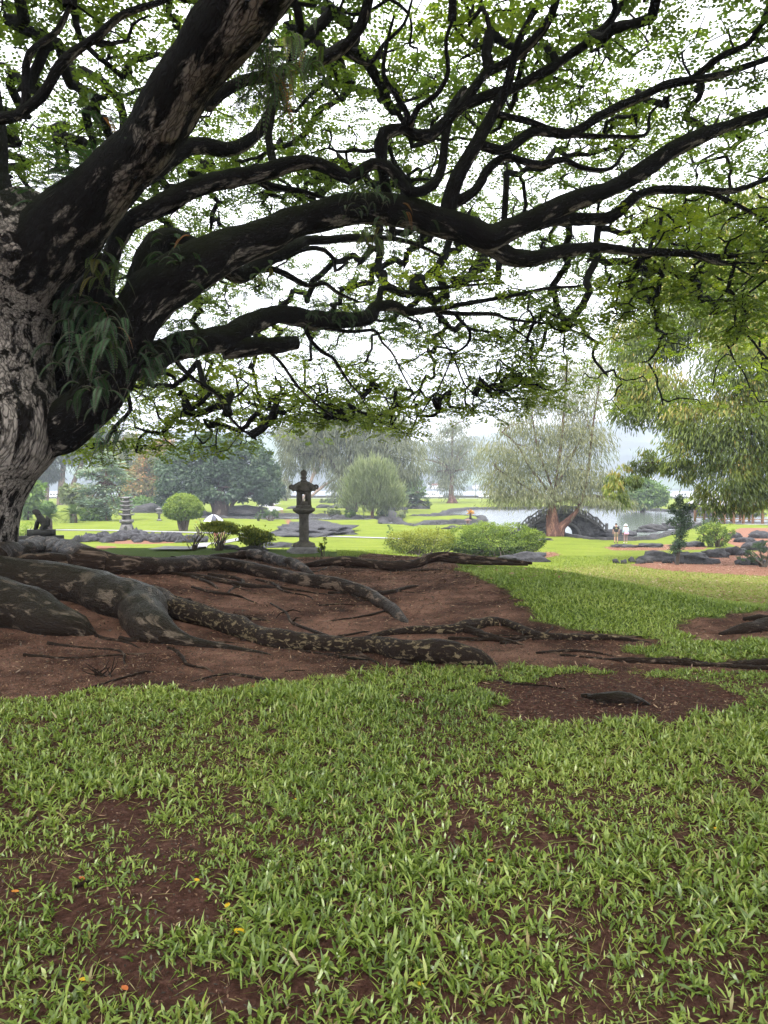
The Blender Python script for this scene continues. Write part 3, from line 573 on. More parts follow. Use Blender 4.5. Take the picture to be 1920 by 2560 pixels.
# ---- leaflets
def monkeypod_leaves(cl, fr, L, Wd, rad, tb, rows=8):
    nF = len(cl)*fr; c0 = np.repeat(cl, fr, 0); a = rng.random(nF)*6.283; r = rad*np.sqrt(rng.random(nF))
    base = c0 + np.stack([r*np.cos(a), r*np.sin(a), rng.normal(size=nF)*0.09 - 0.12*(r/rad)**2], -1)
    az = a + rng.normal(size=nF)*0.8; dz = rng.normal(size=nF)*0.22 - 0.22; dv = np.stack([np.cos(az), np.sin(az), dz], -1); dv /= np.linalg.norm(dv, axis=1)[:, None]
    nv = np.array([0, 0, 1.0]) + rng.normal(size=(nF, 3))*0.30; sd = np.cross(dv, nv); sd /= np.linalg.norm(sd, axis=1)[:, None]; nv = np.cross(sd, dv)
    l = L*rng.uniform(0.65, 1.25, nF); s = np.linspace(0.08, 1, rows); wv = np.sin(np.clip(s*0.85 + 0.16, 0, 1)*math.pi)**0.6
    out = []
    tf = np.repeat(tb, fr) + rng.normal(size=nF)*0.10
    for i_, (si, wi) in enumerate(zip(s, wv)):
        for sg in (-1, 1):
            c = base + dv*(l*si)[:, None] - nv*(0.10*l*si**2)[:, None]; ax = sd*sg + dv*0.45 + rng.normal(size=(nF, 3))*0.06
            out.append(leaves(c, ax, nv + rng.normal(size=(nF, 3))*0.1, Wd*0.5*wi*l/L*1.15, l/rows*1.3, np.clip(tf + rng.normal(size=nF)*0.07, 0, 1)))
    V = np.concatenate([o[0] for o in out]); nv4 = [len(o[0]) for o in out]; of = np.concatenate([[0], np.cumsum(nv4)[:-1]])
    return V, np.concatenate([o[1] + q for o, q in zip(out, of)]), np.concatenate([o[2] for o in out])
inv = (np.abs(cl[:, 0]) < 0.54*cl[:, 1]*1.15 + 1.2) & (cl[:, 1] > 4)
_, cr_ = dome(cl[:, 0], cl[:, 1]); low = (cl[:, 2] < 6.2)
tb = 0.30 + 0.22*snoise(cl, 0.5, 41, 2) + np.where(low | is_extra, 0.32, 0) + rng.normal(size=len(cl))*0.08
mb = MB()
V, T, tn = monkeypod_leaves(cl[inv], 8, 0.27, 0.18, 0.50, tb[inv], 4); mb.add(V, None, T, tint=tn)
V, T, tn = monkeypod_leaves(cl[~inv], 8, 0.75, 0.42, 0.9, tb[~inv], 4); mb.add(V, None, T, tint=tn)
mb.build('crown', M['canopy'], big, False, 'stuff')
print('clusters', len(cl), inv.sum(), 'nodes', nn_)

# ---- roots
def root(l, mt, sink=0.45, sides=14, rough=0.12, flat=0.95, d=None, step=0.07, lump=1.0, seed=None):
    a = np.array(l, float); pts, rs = [], []
    for row in a:
        g = G(row[0], row[1] + row[2]*0.44) if len(row) == 3 else P(row[0], row[1], row[3])
        dist = g[1]; r = row[2]/2*dist/F*(1.12 if len(row) == 3 else 1.0); rs.append(r)
        pts.append(g + np.array([0, 0, r*0.62]) if len(row) == 3 else g)
    p_, r_ = resample(np.array(pts), np.array(rs), step)
    if len(l[0]) == 3: nt_ = max(3, len(p_)//7); p_[-nt_:, 2] -= np.linspace(0, 1, nt_)**1.5*r_.mean()*1.0
    p_[:, 2] += snoise(p_, 1.5, 5, 2)*0.15*r_; p_[:, :2] += (snoise(p_, 2.2, 8, 2)*0.25*r_)[:, None]
    V, Q, T, u = tube(p_, r_, sides, rough, (seed or len(bpy.data.objects)) % 50, flat, nsc=1.6, lump=lump); mb = MB(); mb.add(V, Q, T, tuv=u)
    return mb.build('root', mt, big, True)
root([(-30,1392,80),(50,1374,52),(116,1368,54),(185,1382,62),(270,1405,58),(386,1412,48),(463,1410,40),(560,1411,33),(676,1432,33),(791,1452,35),(888,1467,35),(938,1483,37),(977,1510,35),(1015,1541,30),(1061,1562,24),(1095,1570,18),(1125,1574,14),(1150,1576,8)], M['root'], 0.3)
root([(430,1400,22),(500,1398,18),(560,1392,18),(629,1386,26),(676,1395,29),(734,1407,28),(768,1425,17),(797,1438,8)], M['root'], 0.3)
root([(380,1412,16),(440,1398,18),(500,1393,14),(560,1395,10)], M['root'], 0.3)
dh = G(984, 1425)[1]
root([(758,1414,10,dh+.1),(811,1407,20,dh),(861,1402,28,dh-.1),(926,1409,24,dh-.2),(984,1413,28,dh-.3),(1042,1407,24,dh-.1),(1069,1397,26,dh+.1),(1108,1391,25,dh+.2),(1162,1396,24,dh+.1),(1210,1399,20,dh),(1260,1402,15,dh-.1),(1330,1408,7,dh-.3)], M['root'], 0.25)
root([(1100,1398,14,dh+.05),(1160,1405,13,dh-.1),(1230,1408,11,dh-.3),(1320,1412,6,dh-.5)], M['root'], 0.3)
root([(370,1478,36),(405,1492,40),(444,1522,56),(521,1542,54),(579,1559,50),(637,1579,47),(714,1595,48),(791,1603,46),(869,1608,46),(946,1613,45),(1004,1624,52),(1081,1626,60),(1158,1630,56),(1199,1634,48),(1238,1648,26),(1276,1654,8)], M['root_lichen'], 0.25)
root([(386,1474,17),(444,1497,15),(501,1513,14),(559,1534,12),(618,1544,10),(690,1550,6)], M['root_lichen'], 0.3)
root([(900,1597,9),(940,1586,13),(984,1579,16),(1042,1573,21),(1119,1571,25),(1162,1563,32),(1223,1553,24),(1263,1555,21),(1308,1572,20),(1357,1587,18),(1446,1592,16),(1520,1593,13),(1594,1600,9),(1668,1604,4)], M['root_lichen'], 0.3)
root([(1150,1566,24),(1190,1577,20),(1228,1592,18),(1273,1602,12),(1325,1613,4)], M['root'], 0.3)
root([(-60,1425,120),(39,1436,96),(116,1446,90),(212,1458,92),(289,1480,100),(340,1506,108),(372,1540,98),(398,1568,74),(430,1586,48),(470,1600,30),(520,1609,20),(570,1616,13),(637,1628,7),(714,1640,6),(810,1652,3)], M['root_grey'], 0.45, 20, 0.07)
root([(-80,1490,150),(0,1500,130),(58,1512,116),(116,1532,96),(174,1552,72),(220,1566,40),(250,1575,14)], M['root_grey'], 0.45, 20, 0.08)
root([(40,1402,26),(70,1398,32),(120,1397,36),(170,1402,36),(208,1413,18)], M['root'], 0.4)
root([(430,1432,10),(500,1440,13),(560,1452,13),(618,1463,13),(660,1466,9),(700,1468,5)], M['root'], 0.35)
root([(470,1437,8),(520,1455,8),(545,1470,6)], M['root'], 0.35)
root([(945,1484,12),(980,1478,12),(1010,1470,9),(1050,1462,5)], M['root'], 0.35)
root([(1530,1648,7),(1574,1650,15),(1644,1652,15),(1718,1655,18),(1742,1661,11),(1816,1660,11),(1920,1653,19),(2010,1650,18)], M['root'], 0.4)
root([(1700,1652,9),(1790,1662,10),(1900,1668,12),(2000,1670,12)], M['root'], 0.45)
root([(1340,1632,6),(1420,1626,8),(1480,1630,7),(1540,1640,5)], M['root'], 0.5)
root([(1800,1584,8),(1840,1574,20),(1880,1565,32),(1930,1556,38),(2030,1545,42)], M['root'], 0.35)
root([(1860,1548,10),(1895,1543,16),(1940,1548,14),(1990,1560,8)], M['root'], 0.35)
root([(1470,1740,10),(1490,1738,26),(1515,1737,36),(1545,1739,38),(1575,1742,32),(1600,1745,20),(1625,1748,8)], M['root_grey'], 0.35, 18, 0.22, 0.75, lump=1.6)
root([(1452,1738,8),(1470,1736,14),(1492,1738,10)], M['root_grey'], 0.3, 10, 0.25)
root([(1490,1752,6),(1502,1750,11),(1520,1751,7)], M['root_grey'], 0.3, 10, 0.25)
def rootlet(px, py, az, L, r):
    g0 = G(px, py); n = max(6, int(L/0.08)); a = az; p = [g0[:2].copy()]
    for k in range(n): a += rng.normal()*0.22; p.append(p[-1] + np.array([math.cos(a), math.sin(a)])*L/n)
    p = np.array(p); rr = r*np.linspace(1, 0.25, n+1); z = H0(p[:, 0], p[:, 1]) + rr*0.35 + 0.4*r*np.sin(np.linspace(0, 5, n+1) + rng.random()*6); z[-2:] -= r*0.6
    V, Q, T, u = tube(*resample(np.concatenate([p, z[:, None]], 1), rr, 0.04), 8, 0.14, int(px) % 40, nsc=1.5, lump=0.8); mb = MB(); mb.add(V, Q, T, tuv=u); mb.build('root', M['root'], big, True)
for px, py, az, L, r in ((520,1440,-.4,2.2,.035),(560,1450,-.9,1.2,.02),(640,1450,-.2,2.0,.03),(700,1470,-.7,1.4,.022),(820,1485,-.1,1.8,.025),(880,1490,-1.2,1.0,.018),(960,1530,-2.4,1.2,.02),(600,1600,-.3,1.6,.03),(700,1620,-.2,1.4,.025),(820,1640,-.1,1.0,.02),(1000,1660,.1,1.6,.022),(1120,1600,-.2,1.8,.025),(1250,1610,.0,1.6,.02),(1180,1585,-.3,1.2,.02),(420,1620,-.5,1.2,.025),(300,1600,-.6,1.3,.028),(240,1590,-.8,0.9,.02),(120,1610,-.4,1.4,.025),(860,1420,-.2,1.5,.025),(1000,1430,.1,1.4,.02),(760,1430,.0,1.6,.022),(480,1470,-.6,1.4,.03),(1330,1600,.1,1.4,.018),(1400,1640,.0,1.5,.02),(60,1640,-.3,1.2,.02),(560,1570,2.4,1.0,.025)):
    rootlet(px, py, az, L, r)
g1 = G(470, 1515)[1] - 0.1
root([(455,1500,9,g1),(475,1500,11,g1-.05),(490,1517,12,g1-.1),(497,1551,13,g1-.15),(500,1594,15,g1-.2)], M['root'], 0)
root([(690,1705,10),(620,1690,8),(560,1685,6),(470,1705,4)], M['root_lichen'], 0.6)

# ================================================================== GRASS AND LITTER
def masks(x, y):
    p = np.stack([x, y], -1); s = np.minimum(poly_sdf(p, MULCH[0]), poly_sdf(p, MULCH[1])) + 0.10*snoise(np.stack([x, y, 0*x], -1), 6.0, 51, 2)
    for pz in SOIL: s = np.minimum(s, poly_sdf(p, pz) + 0.16*snoise(np.stack([x, y, 0*x], -1), 5.0, 52, 3))
    th = np.zeros(len(x))
    for pz, k in THIN: th = np.maximum(th, k*np.clip(0.6 - poly_sdf(p, pz)/0.12, 0, 1))
    return s, th
def blades(c, az, tilt, ln, wd, tint):
    n = len(c); dh = np.stack([np.cos(az), np.sin(az), 0*az], -1); up = np.array([0, 0, 1.0]); s = np.stack([-np.sin(az), np.cos(az), 0*az], -1)
    d1 = dh*np.sin(tilt)[:, None] + up*np.cos(tilt)[:, None]; t2 = tilt + rng.uniform(0.2, 0.8, n); d2 = dh*np.sin(t2)[:, None] + up*np.cos(t2)[:, None]
    tw = rng.normal(size=n)*0.35; s = s*np.cos(tw)[:, None] + np.cross(d1, s)*np.sin(tw)[:, None]
    m_ = c + d1*(ln*0.5)[:, None]; e = m_ + d2*(ln*0.5)[:, None]; w_ = wd[:, None]
    V = np.stack([c - s*w_*0.28, c + s*w_*0.28, m_ - s*w_*0.5, m_ + s*w_*0.5, e], 1).reshape(-1, 3); i = np.arange(n)[:, None]*5
    return V, i + np.array([0, 1, 3, 2]), i + np.array([2, 3, 4]), np.repeat(tint, 5)
mb = MB()
nt0 = 47000
y = np.sqrt(rng.uniform(1.55**2, 7.7**2, nt0)); x = rng.uniform(-1, 1, nt0)*(0.58*y + 0.9)
s_, th = masks(x, y); pn = np.stack([x, y, 0*x], -1)
k = (s_ > 0.03) & (rng.random(nt0) > th*0.93) & (rng.random(nt0) < 0.80 + 0.5*snoise(pn, 2.2, 53, 3))
x, y = x[k], y[k]; nt1 = len(x); per = 6
az0 = rng.random(nt1)*6.283; az = np.repeat(az0, per) + np.tile(np.arange(per)*6.283/per, nt1) + rng.normal(size=nt1*per)*0.5
c = np.repeat(np.stack([x, y, H0(x, y) - 0.004], -1), per, 0) + np.concatenate([rng.normal(size=(nt1*per, 2))*0.012, rng.uniform(0, 0.022, (nt1*per, 1))], 1)
sz = np.repeat(rng.uniform(0.5, 1.25, nt1)*(0.95 + 0.4*snoise(np.stack([x, y, 0*x], -1), 1.7, 57, 2)), per); ln = rng.uniform(0.03, 0.066, nt1*per)*sz; tilt = np.abs(rng.normal(0.75, 0.38, nt1*per))
tint = np.clip(np.repeat(0.45 + 0.18*rng.normal(size=nt1) + 0.2*snoise(np.stack([x, y, 0*x], -1), 1.3, 54, 2), per) + rng.normal(size=nt1*per)*0.24, 0, 0.93)
tint = np.where(rng.random(nt1*per) < 0.025, 1.0, tint)
V, Q, T, tn = blades(c, az, tilt, ln, rng.uniform(0.0075, 0.0130, nt1*per)*np.sqrt(sz), tint); mb.add(V, Q, T, tint=tn)
nf_ = 26000; y = np.sqrt(rng.uniform(1.55**2, 7.4**2, nf_)); x = rng.uniform(-1, 1, nf_)*(0.58*y + 0.9); s_, th = masks(x, y); k = (s_ > 0.0) & (snoise(np.stack([x, y, 0*x], -1), 1.4, 58, 3) > -0.1); x, y = x[k], y[k]; nf_ = len(x)
V, T, tn = leaves(np.stack([x, y, H0(x, y)], -1), np.stack([rng.normal(size=nf_), rng.normal(size=nf_), rng.uniform(0, 1.2, nf_)], -1), runit(nf_) + np.array([0, 0, 0.8]), rng.uniform(0.03, 0.09, nf_), rng.uniform(0.002, 0.005, nf_), np.where(rng.random(nf_) < 0.35, 1.0, rng.uniform(0.1, 0.9, nf_))); mb.add(V, None, T, tint=tn)
# runners (pale stolons lying on the soil)
nr_ = 5000; y = np.sqrt(rng.uniform(1.55**2, 7**2, nr_)); x = rng.uniform(-1, 1, nr_)*(0.58*y + 0.9); s_, th = masks(x, y); k = s_ > -0.06; x, y = x[k], y[k]; nr_ = len(x); a = rng.random(nr_)*6.283
V, T, tn = leaves(np.stack([x, y, H0(x, y) + 0.006], -1), np.stack([np.cos(a), np.sin(a), rng.normal(size=nr_)*0.06], -1), np.array([0, 0, 1.0]) + 0*runit(nr_), rng.uniform(0.06, 0.18, nr_), 0.004, np.where(rng.random(nr_) < 0.6, rng.uniform(0.5, 0.9, nr_), 1.0)); mb.add(V, None, T, tint=tn)
g = mb.build('grass', M['grass'], None, False, 'stuff'); tag(g, 'coarse broad-bladed green grass covering the near ground', 'grass')
mb = MB(); n2 = 190000
y = np.sqrt(rng.uniform(7.2**2, 19**2, n2)); x = rng.uniform(-0.1, 1, n2)*(0.58*y + 0.9)
s_, th = masks(x, y); ov = y - crest(x); k = (s_ > 0.03) & (ov < rng.uniform(1.0, 4.5, n2)); x, y = x[k], y[k]; n2 = len(x)
c = np.stack([x, y, Hfull(x, y) - 0.004], -1); ax = np.stack([rng.normal(size=n2), rng.normal(size=n2), rng.uniform(0.3, 1.4, n2)], -1)
V, T, tn = leaves(c, ax, runit(n2)*0.7 + np.array([0, 0, 1.0]), rng.uniform(0.04, 0.075, n2), rng.uniform(0.009, 0.015, n2), np.clip(0.50 + 0.2*rng.normal(size=n2) + 0.2*snoise(np.stack([x, y, 0*x], -1), 1.2, 55, 2), 0, 0.93))
mb.add(V, None, T, tint=tn); g = mb.build('mound_grass', M['grass'], None, False, 'stuff'); tag(g, 'dense green grass on the slope right of the roots', 'grass')
mb = MB(); n2 = 60000
y = np.sqrt(rng.uniform(11**2, 46**2, n2)); x = rng.uniform(-0.6, 1, n2)*(0.58*y + 0.9); ov = y - crest(x); p2 = np.stack([x, y], -1)
k = (ov > 1.5) & (np.minimum.reduce([poly_sdf(p2, z_) for z_ in STRAW[:4]]) > 0.1) & (poly_sdf(p2, MULCH[0]) > 0.1); x, y = x[k], y[k]; n2 = len(x)
c = np.stack([x, y, Hfull(x, y) - 0.004], -1); ax = np.stack([rng.normal(size=n2), rng.normal(size=n2), rng.uniform(0.4, 1.6, n2)], -1)
V, T, tn = leaves(c, ax, runit(n2)*0.7 + np.array([0, 0, 1.0]), rng.uniform(0.05, 0.10, n2)*np.sqrt(y/18), rng.uniform(0.012, 0.022, n2)*np.sqrt(y/18), np.clip(0.5 + 0.2*rng.normal(size=n2), 0, 1))
mb.add(V, None, T, tint=tn); g = mb.build('lawn_grass', leaf_mat('lawn blade', [(0.0, (0.09, 0.13, 0.018)), (0.5, (0.16, 0.215, 0.028)), (1.0, (0.24, 0.27, 0.05))], 0.3), None, False, 'stuff'); tag(g, 'bright short lawn grass behind the mound', 'grass')
mb = MB(); n2 = 26000
y = np.sqrt(rng.uniform(11**2, 60**2, n2)); x = rng.uniform(0.1, 1, n2)*(0.58*y + 0.9); p2 = np.stack([x, y], -1); sdr = poly_sdf(p2, DRY); sst = np.minimum.reduce([poly_sdf(p2, z_) for z_ in STRAW[:4]])
k = (sst < 0.2) | (rng.random(n2) < np.clip(0.5 - sdr/3, 0.03, 0.6)); x, y = x[k], y[k]; n2 = len(x); c = np.stack([x, y, Hfull(x, y) + 0.02], -1)
V, T, tn = leaves(c, np.stack([rng.normal(size=n2), rng.normal(size=n2), 0.15*rng.normal(size=n2)], -1), np.array([0, 0, 1.0]) + rng.normal(size=(n2, 3))*0.3, rng.uniform(0.06, 0.17, n2), rng.uniform(0.018, 0.045, n2), rng.random(n2))
mb.add(V, None, T, tint=tn); g = mb.build('straw_litter', leaf_mat('dry straw', [(0.0, (0.10, 0.04, 0.025)), (0.5, (0.25, 0.12, 0.075)), (1.0, (0.46, 0.36, 0.27))], 0.1), None, False, 'stuff'); tag(g, 'reddish dry leaves and pine straw scattered over the right lawn', 'litter')
# mulch chips
mb = MB(); n3 = 125000
y = np.sqrt(rng.uniform(1.6**2, 17**2, n3)); x = rng.uniform(-1, 1, n3)*(0.58*y + 0.9); s_, th = masks(x, y)
k = (s_ < 0.10*rng.random(n3) + 0.10) | ((y < 7) & (rng.random(n3) < 0.22)); x, y = x[k], y[k]; n3 = len(x)
sc_ = np.clip(y/6, 0.5, 2.2)
c = np.stack([x, y, H0(x, y) + 0.003], -1); ax = np.stack([rng.normal(size=n3), rng.normal(size=n3), rng.normal(size=n3)*0.18], -1)
V, T, tn = leaves(c, ax, np.array([0, 0, 1.0]) + rng.normal(size=(n3, 3))*0.25, rng.uniform(0.015, 0.07, n3)*sc_**0.5, rng.uniform(0.005, 0.014, n3)*sc_**0.5, np.clip(rng.beta(1.5, 2.0, n3), 0, 1), 0.1)
mb.add(V, None, T, tint=tn)
n3 = 60000; y = np.sqrt(rng.uniform(1.6**2, 7.5**2, n3)); x = rng.uniform(-1, 1, n3)*(0.58*y + 0.9); s_, th = masks(x, y); k = (s_ < 0.08) | (th > 0.2) | (rng.random(n3) < 0.25); x, y = x[k], y[k]; n3 = len(x)
V, T, tn = leaves(np.stack([x, y, H0(x, y) + 0.002], -1), runit(n3)*np.array([1, 1, 0.4]), np.array([0, 0, 1.0]) + rng.normal(size=(n3, 3))*0.5, rng.uniform(0.006, 0.022, n3), rng.uniform(0.004, 0.011, n3), np.clip(rng.beta(1.6, 2.4, n3), 0, 1), 0.3); mb.add(V, None, T, tint=tn)
g = mb.build('mulch_litter', M['litter'], None, False, 'stuff'); tag(g, 'reddish brown leaf litter and bark chips among the roots', 'litter')
# fallen leaves that can be told apart
FL = [(205,2205,'orange','beside the bare soil at lower left',1),(38,2238,'orange','near the left edge of the lawn',.9),(568,2273,'yellow','right of the bare soil patch',.2),(598,2340,'large yellow','on bare soil at lower centre-left',.1),(210,2460,'golden','lowest at the left',.3),(312,2482,'orange red','in the lower left bare soil',1),(742,2006,'small yellow','in mid lawn',.2),(1047,2472,'pale green yellow','in the lower centre grass',.0),(1224,2160,'brownish','right of centre in the lawn',1),(1790,2080,'small yellow','at the right edge of the lawn',.3),(640,1722,'large rust red','at the mulch edge left of centre',1),(492,2210,'cream','on bare soil left of centre',.4)]
for i_, (px, py, colr, where, tn0) in enumerate(FL):
    g = G(px, py); L = (0.055 if 'large' in colr else 0.034)*(1.6 if py < 1800 else 1)
    th_ = np.linspace(0, 1, 7); wv = np.sin(th_*math.pi)**0.7*L*0.28; az = rng.random()*6.28; ca, sa = math.cos(az), math.sin(az)
    xx = (th_-0.5)*L; V = []
    for s in (-1, 0, 1): V += [(a, s*b, 0.014 + abs(s)*b*0.35 + 0.25*L*(a/L)**2) for a, b in zip(xx, wv)]
    V = np.array(V); V = np.stack([V[:,0]*ca - V[:,1]*sa, V[:,0]*sa + V[:,1]*ca, V[:,2]], -1) + g
    Q = [(r*7+j, r*7+j+1, (r+1)*7+j+1, (r+1)*7+j) for r in (0, 1) for j in range(6)]
    o = wpart('fallen_leaf', V, M['yellow_leaf'], None, Q, None, {'tint': np.full(21, tn0)}, True); tag(o, f'{colr} fallen leaf lying {where}', 'leaf', 'fallen leaves on the lawn')
# fallen sticks
def stick(name, l, label, mt, twigs=()):
    pts, rs = [], []
    for px, py, w_ in l: g = G(px, py); r = w_/2*g[1]/F; pts.append(g + np.array([0, 0, r])); rs.append(r)
    return pts, rs
def wood(label, l, mt, lift=0.0):
    pts, rs = stick('', l, label, mt); pts = np.array(pts) + np.array([0, 0, lift]); p_, r_ = resample(pts, np.array(rs), 0.05)
    p_ = p_ + snoise(p_, 6, 4, 2)[:, None]*np.array([0.006, 0.01, 0.006]); V, Q, T, u = tube(p_, r_, 7, 0.12, 4); mb = MB(); mb.add(V, Q, T, tuv=u)
    return tag(mb.build('fallen_branch', mt, None, True), label, 'branch')
d_ = G(800, 1600)[1]
pp = [P(676,1508,d_+1.6), P(714,1531,d_+1.1), P(730,1556,d_+.7), P(776,1575,d_+.25), P(830,1596,d_-.25), P(888,1629,d_-.75), P(946,1660,G(946,1660)[1])]
p_, r_ = resample(np.array(pp), np.array([.010,.016,.018,.02,.024,.022,.014]), 0.05); V, Q, T, u = tube(p_, r_, 8, 0.15, 4); mb = MB(); mb.add(V, Q, T, tuv=u)
for a, b in ((pp[1], P(690,1545,d_+1.2)), (pp[2], P(752,1545,d_+.6)), (pp[1], P(752,1530,d_+1.0)), (pp[4], P(800,1640,d_-.3))):
    V, Q, T, u = tube(*resample(np.array([a, (a+b)/2 + np.array([0, 0, .03]), b]), np.array([.012, .009, .004]), .05), 6, 0.15, 4); mb.add(V, Q, T, tuv=u)
tag(mb.build('fallen_branch', M['root'], None, True), 'dark forked fallen branch lying across the lichen-spotted root', 'branch')
wood('pale straight twig lying in the dark hollow between roots', [(797,1516,3),(840,1512,3.5),(888,1514,3)], M['root_lichen'])
wood('long thin stick half buried in the mulch at lower left', [(208,1726,5),(280,1705,6),(366,1682,6),(392,1680,3)], M['root'])
wood('short dark stick at the lower end of the forked branch', [(846,1644,3),(880,1650,5),(930,1652,4)], M['twig'])
wood('yellowish twig on the reddish mulch below the grey root ridge', [(712,1680,2.5),(735,1678,3),(760,1679,2)], M['root_lichen'])
wood('brown wood chip in the bare soil at lower left', [(183,2225,10),(205,2217,12),(238,2208,7)], M['root'])
o = thing('dead_twigs', 'spiky bundle of dry twigs sticking up from the left mulch', 'twigs', G(255, 1690)); mb = MB()
for k in range(12):
    b = G(235 + k*4, 1688 + (k % 3)*2); a = rng.normal(size=3)*0.05; tip = b + np.array([a[0]*1.8, a[1], 0.05 + 0.12*rng.random()])
    V, Q, T, u = tube(*resample(np.array([b, (b+tip)/2 + a*0.2, tip]), np.array([.006, .005, .002]), .03), 5); mb.add(V, Q, T, tuv=u)
    if k == 11: pass
mb.build('twig', M['root'], o, True, 'stuff')

# ================================================================== FERNS ON THE TREE
def fern(p, n, L, droop, spread, label, tint=0.45, red=0, face=None):
    t_ = thing('fern', label, 'fern', p, 'ferns growing on the big tree'); 
    mbs = MB(); ml = MB()
    n = int(n*2.6); L = L*0.72
    for k in range(n):
        az = rng.random()*6.283 if face is None else face + rng.normal()*spread; l = L*0.85*rng.uniform(0.6, 1.15); m_ = 22
        up = rng.uniform(0.1, 0.9); s = np.linspace(0, 1, m_); z = up*s*l*0.55 - droop*l*s**2; h = l*(s*0.75)*(1 - 0.25*droop*s)
        pt = np.stack([np.cos(az)*h, np.sin(az)*h, z], -1) + p + rng.normal(size=3)*np.array([0.16, 0.12, 0.14])
        V, Q, T, u = tube(pt, np.linspace(0.007, 0.002, m_), 4, cap=False); mbs.add(V, Q, None, tuv=u)
        tn = np.gradient(pt, axis=0); tn /= np.linalg.norm(tn, axis=1)[:, None]; sd = np.cross(tn, [0, 0, 1.0]); sd /= np.linalg.norm(sd, axis=1)[:, None] + 1e-6; nr = np.cross(sd, tn)
        q = np.repeat(pt[1:], 2, 0); tq = np.repeat(tn[1:], 2, 0); t2 = q - tq*0.5*l/m_; q = np.concatenate([q, t2]); 
        sg = np.tile([1, -1], (m_-1)*2)[:, None]; ax = np.tile(np.repeat(sd[1:], 2, 0), (2, 1))*sg + np.tile(tq, (2, 1))*0.35 + np.array([0, 0, -0.25])
        pl = l*0.14*np.sin(np.clip(np.repeat(s[1:], 2)*0.92 + 0.12, 0, 1)*math.pi)**0.7; pl = np.tile(pl, 2)
        tv = 1.0 if k < red else np.clip(tint + rng.normal()*0.15, 0, 0.93)
        V, T, tt_ = leaves(q, ax, np.tile(np.repeat(nr[1:], 2, 0), (2, 1)) + 0.01, pl, l/m_*0.42, np.full(len(q), tv)); ml.add(V, None, T, tint=tt_)
    mbs.build('stalks', M['stem'], t_, False, 'stuff'); ml.build('fronds', M['fern'], t_, False, 'stuff')
for px, py, d, n, L, dr, lab, tn0, rd in (
 (215,430,9.9,14,1.15,0.15,'tall upright fern on the thick left limb',0.5,1),(120,500,10.2,10,0.8,0.5,'bushy fern beside the dark stem at left edge',0.35,0),(330,330,9.2,6,0.5,0.6,'small fern on the upper edge of the thickest limb',0.3,0),
 (250,640,10.6,12,0.9,0.9,'yellow-green drooping fern in the fork left of the vertical stem',0.75,0),(205,760,10.7,16,1.0,1.0,'dense dark fern hanging in the main fork',0.25,1),(270,830,10.4,14,0.95,1.0,'grey-green fern cascading beside the pale forked stem',0.4,1),
 (190,880,10.6,14,0.9,0.9,'dark fern low in the main fork',0.2,0),(230,960,10.3,10,0.8,0.9,'fern with arching fronds above the lowest fork',0.35,0),(275,1070,10.5,6,0.7,1.2,'hanging fern below the forked stem against the garden',0.15,0),
 (370,900,11.0,14,0.9,0.9,'dark bushy fern under the second limb',0.25,0),(450,850,11.9,12,0.7,0.8,'fern clump on the low right limb',0.4,0),(430,650,11.0,10,0.7,0.7,'fern on top of the second limb near its fork',0.4,1),
 (690,190,8.6,16,0.95,1.3,'large bright hanging fern on the upper limb',0.8,2),(650,120,8.3,10,0.8,1.2,'hanging fern high under the thickest limb',0.7,0),(760,130,9.3,10,0.8,1.2,'fern with long pale fronds beside the rusty dead frond',0.65,1),
 (940,590,11.9,12,0.6,1.1,'light green fern hanging under the arched limb',0.8,0),(1010,570,12.0,6,0.5,1.2,'thin dark fern hanging right of the light one',0.3,1),(940,470,11.9,10,0.5,0.9,'fern below the mossy upright stub',0.4,1),(900,500,11.7,5,0.4,0.9,'small fern on top of the arched limb',0.5,0),
 (800,775,14.1,14,0.6,0.8,'fern draped over the low wavy limb',0.35,0),(880,770,14.7,10,0.6,0.8,'fern at the far end of the low wavy limb',0.4,0),(650,690,13.6,8,0.6,0.8,'yellowish fern on the limb behind the arch',0.75,0),(250,300,10.6,8,0.6,0.7,'fern on the upper left limb against the sky',0.6,1)):
    fern(P(px, py, d - 0.15), n, L, dr, 0.8, lab, tn0, rd)

# ================================================================== GARDEN: rocks, shrubs, trees
def S(px, d): return px*d/F
def rock_mesh(p, sx, sy, sz, seed, sub=2, rough=0.35, sc=1.0, mt=None, name='lava_rock', parent=None, rz=0.0):
    bm = bmesh.new(); bmesh.ops.create_icosphere(bm, subdivisions=sub, radius=1.0)
    V = np.array([v.co[:] for v in bm.verts]); T = np.array([[v.index for v in f.verts] for f in bm.faces]); bm.free()
    g = np.random.default_rng(seed); o = g.random(3)*20
    n = snoise(V + o, 1.2*sc, seed % 7, 3); n2 = snoise(V + o, 3.2*sc, seed % 5 + 9, 2)
    n3_ = 1 - 2*np.abs(snoise(V + o, 2.2*sc, seed % 6 + 3, 3)); n = 0.55*n + 0.6*np.round(n*3.5)/3.5; V = V*(1 + rough*n + rough*0.45*n2 + rough*0.5*n3_)[:, None]
    V = V*np.array([sx, sy, sz]); V[:, 2] = np.maximum(V[:, 2], -0.35*sz)
    ca, sa = math.cos(rz), math.sin(rz); V = np.stack([V[:,0]*ca - V[:,1]*sa, V[:,0]*sa + V[:,1]*ca, V[:,2]], -1)
    return wpart(name, V + np.asarray(p), mt or M['lava'], parent, None, T, None, False)
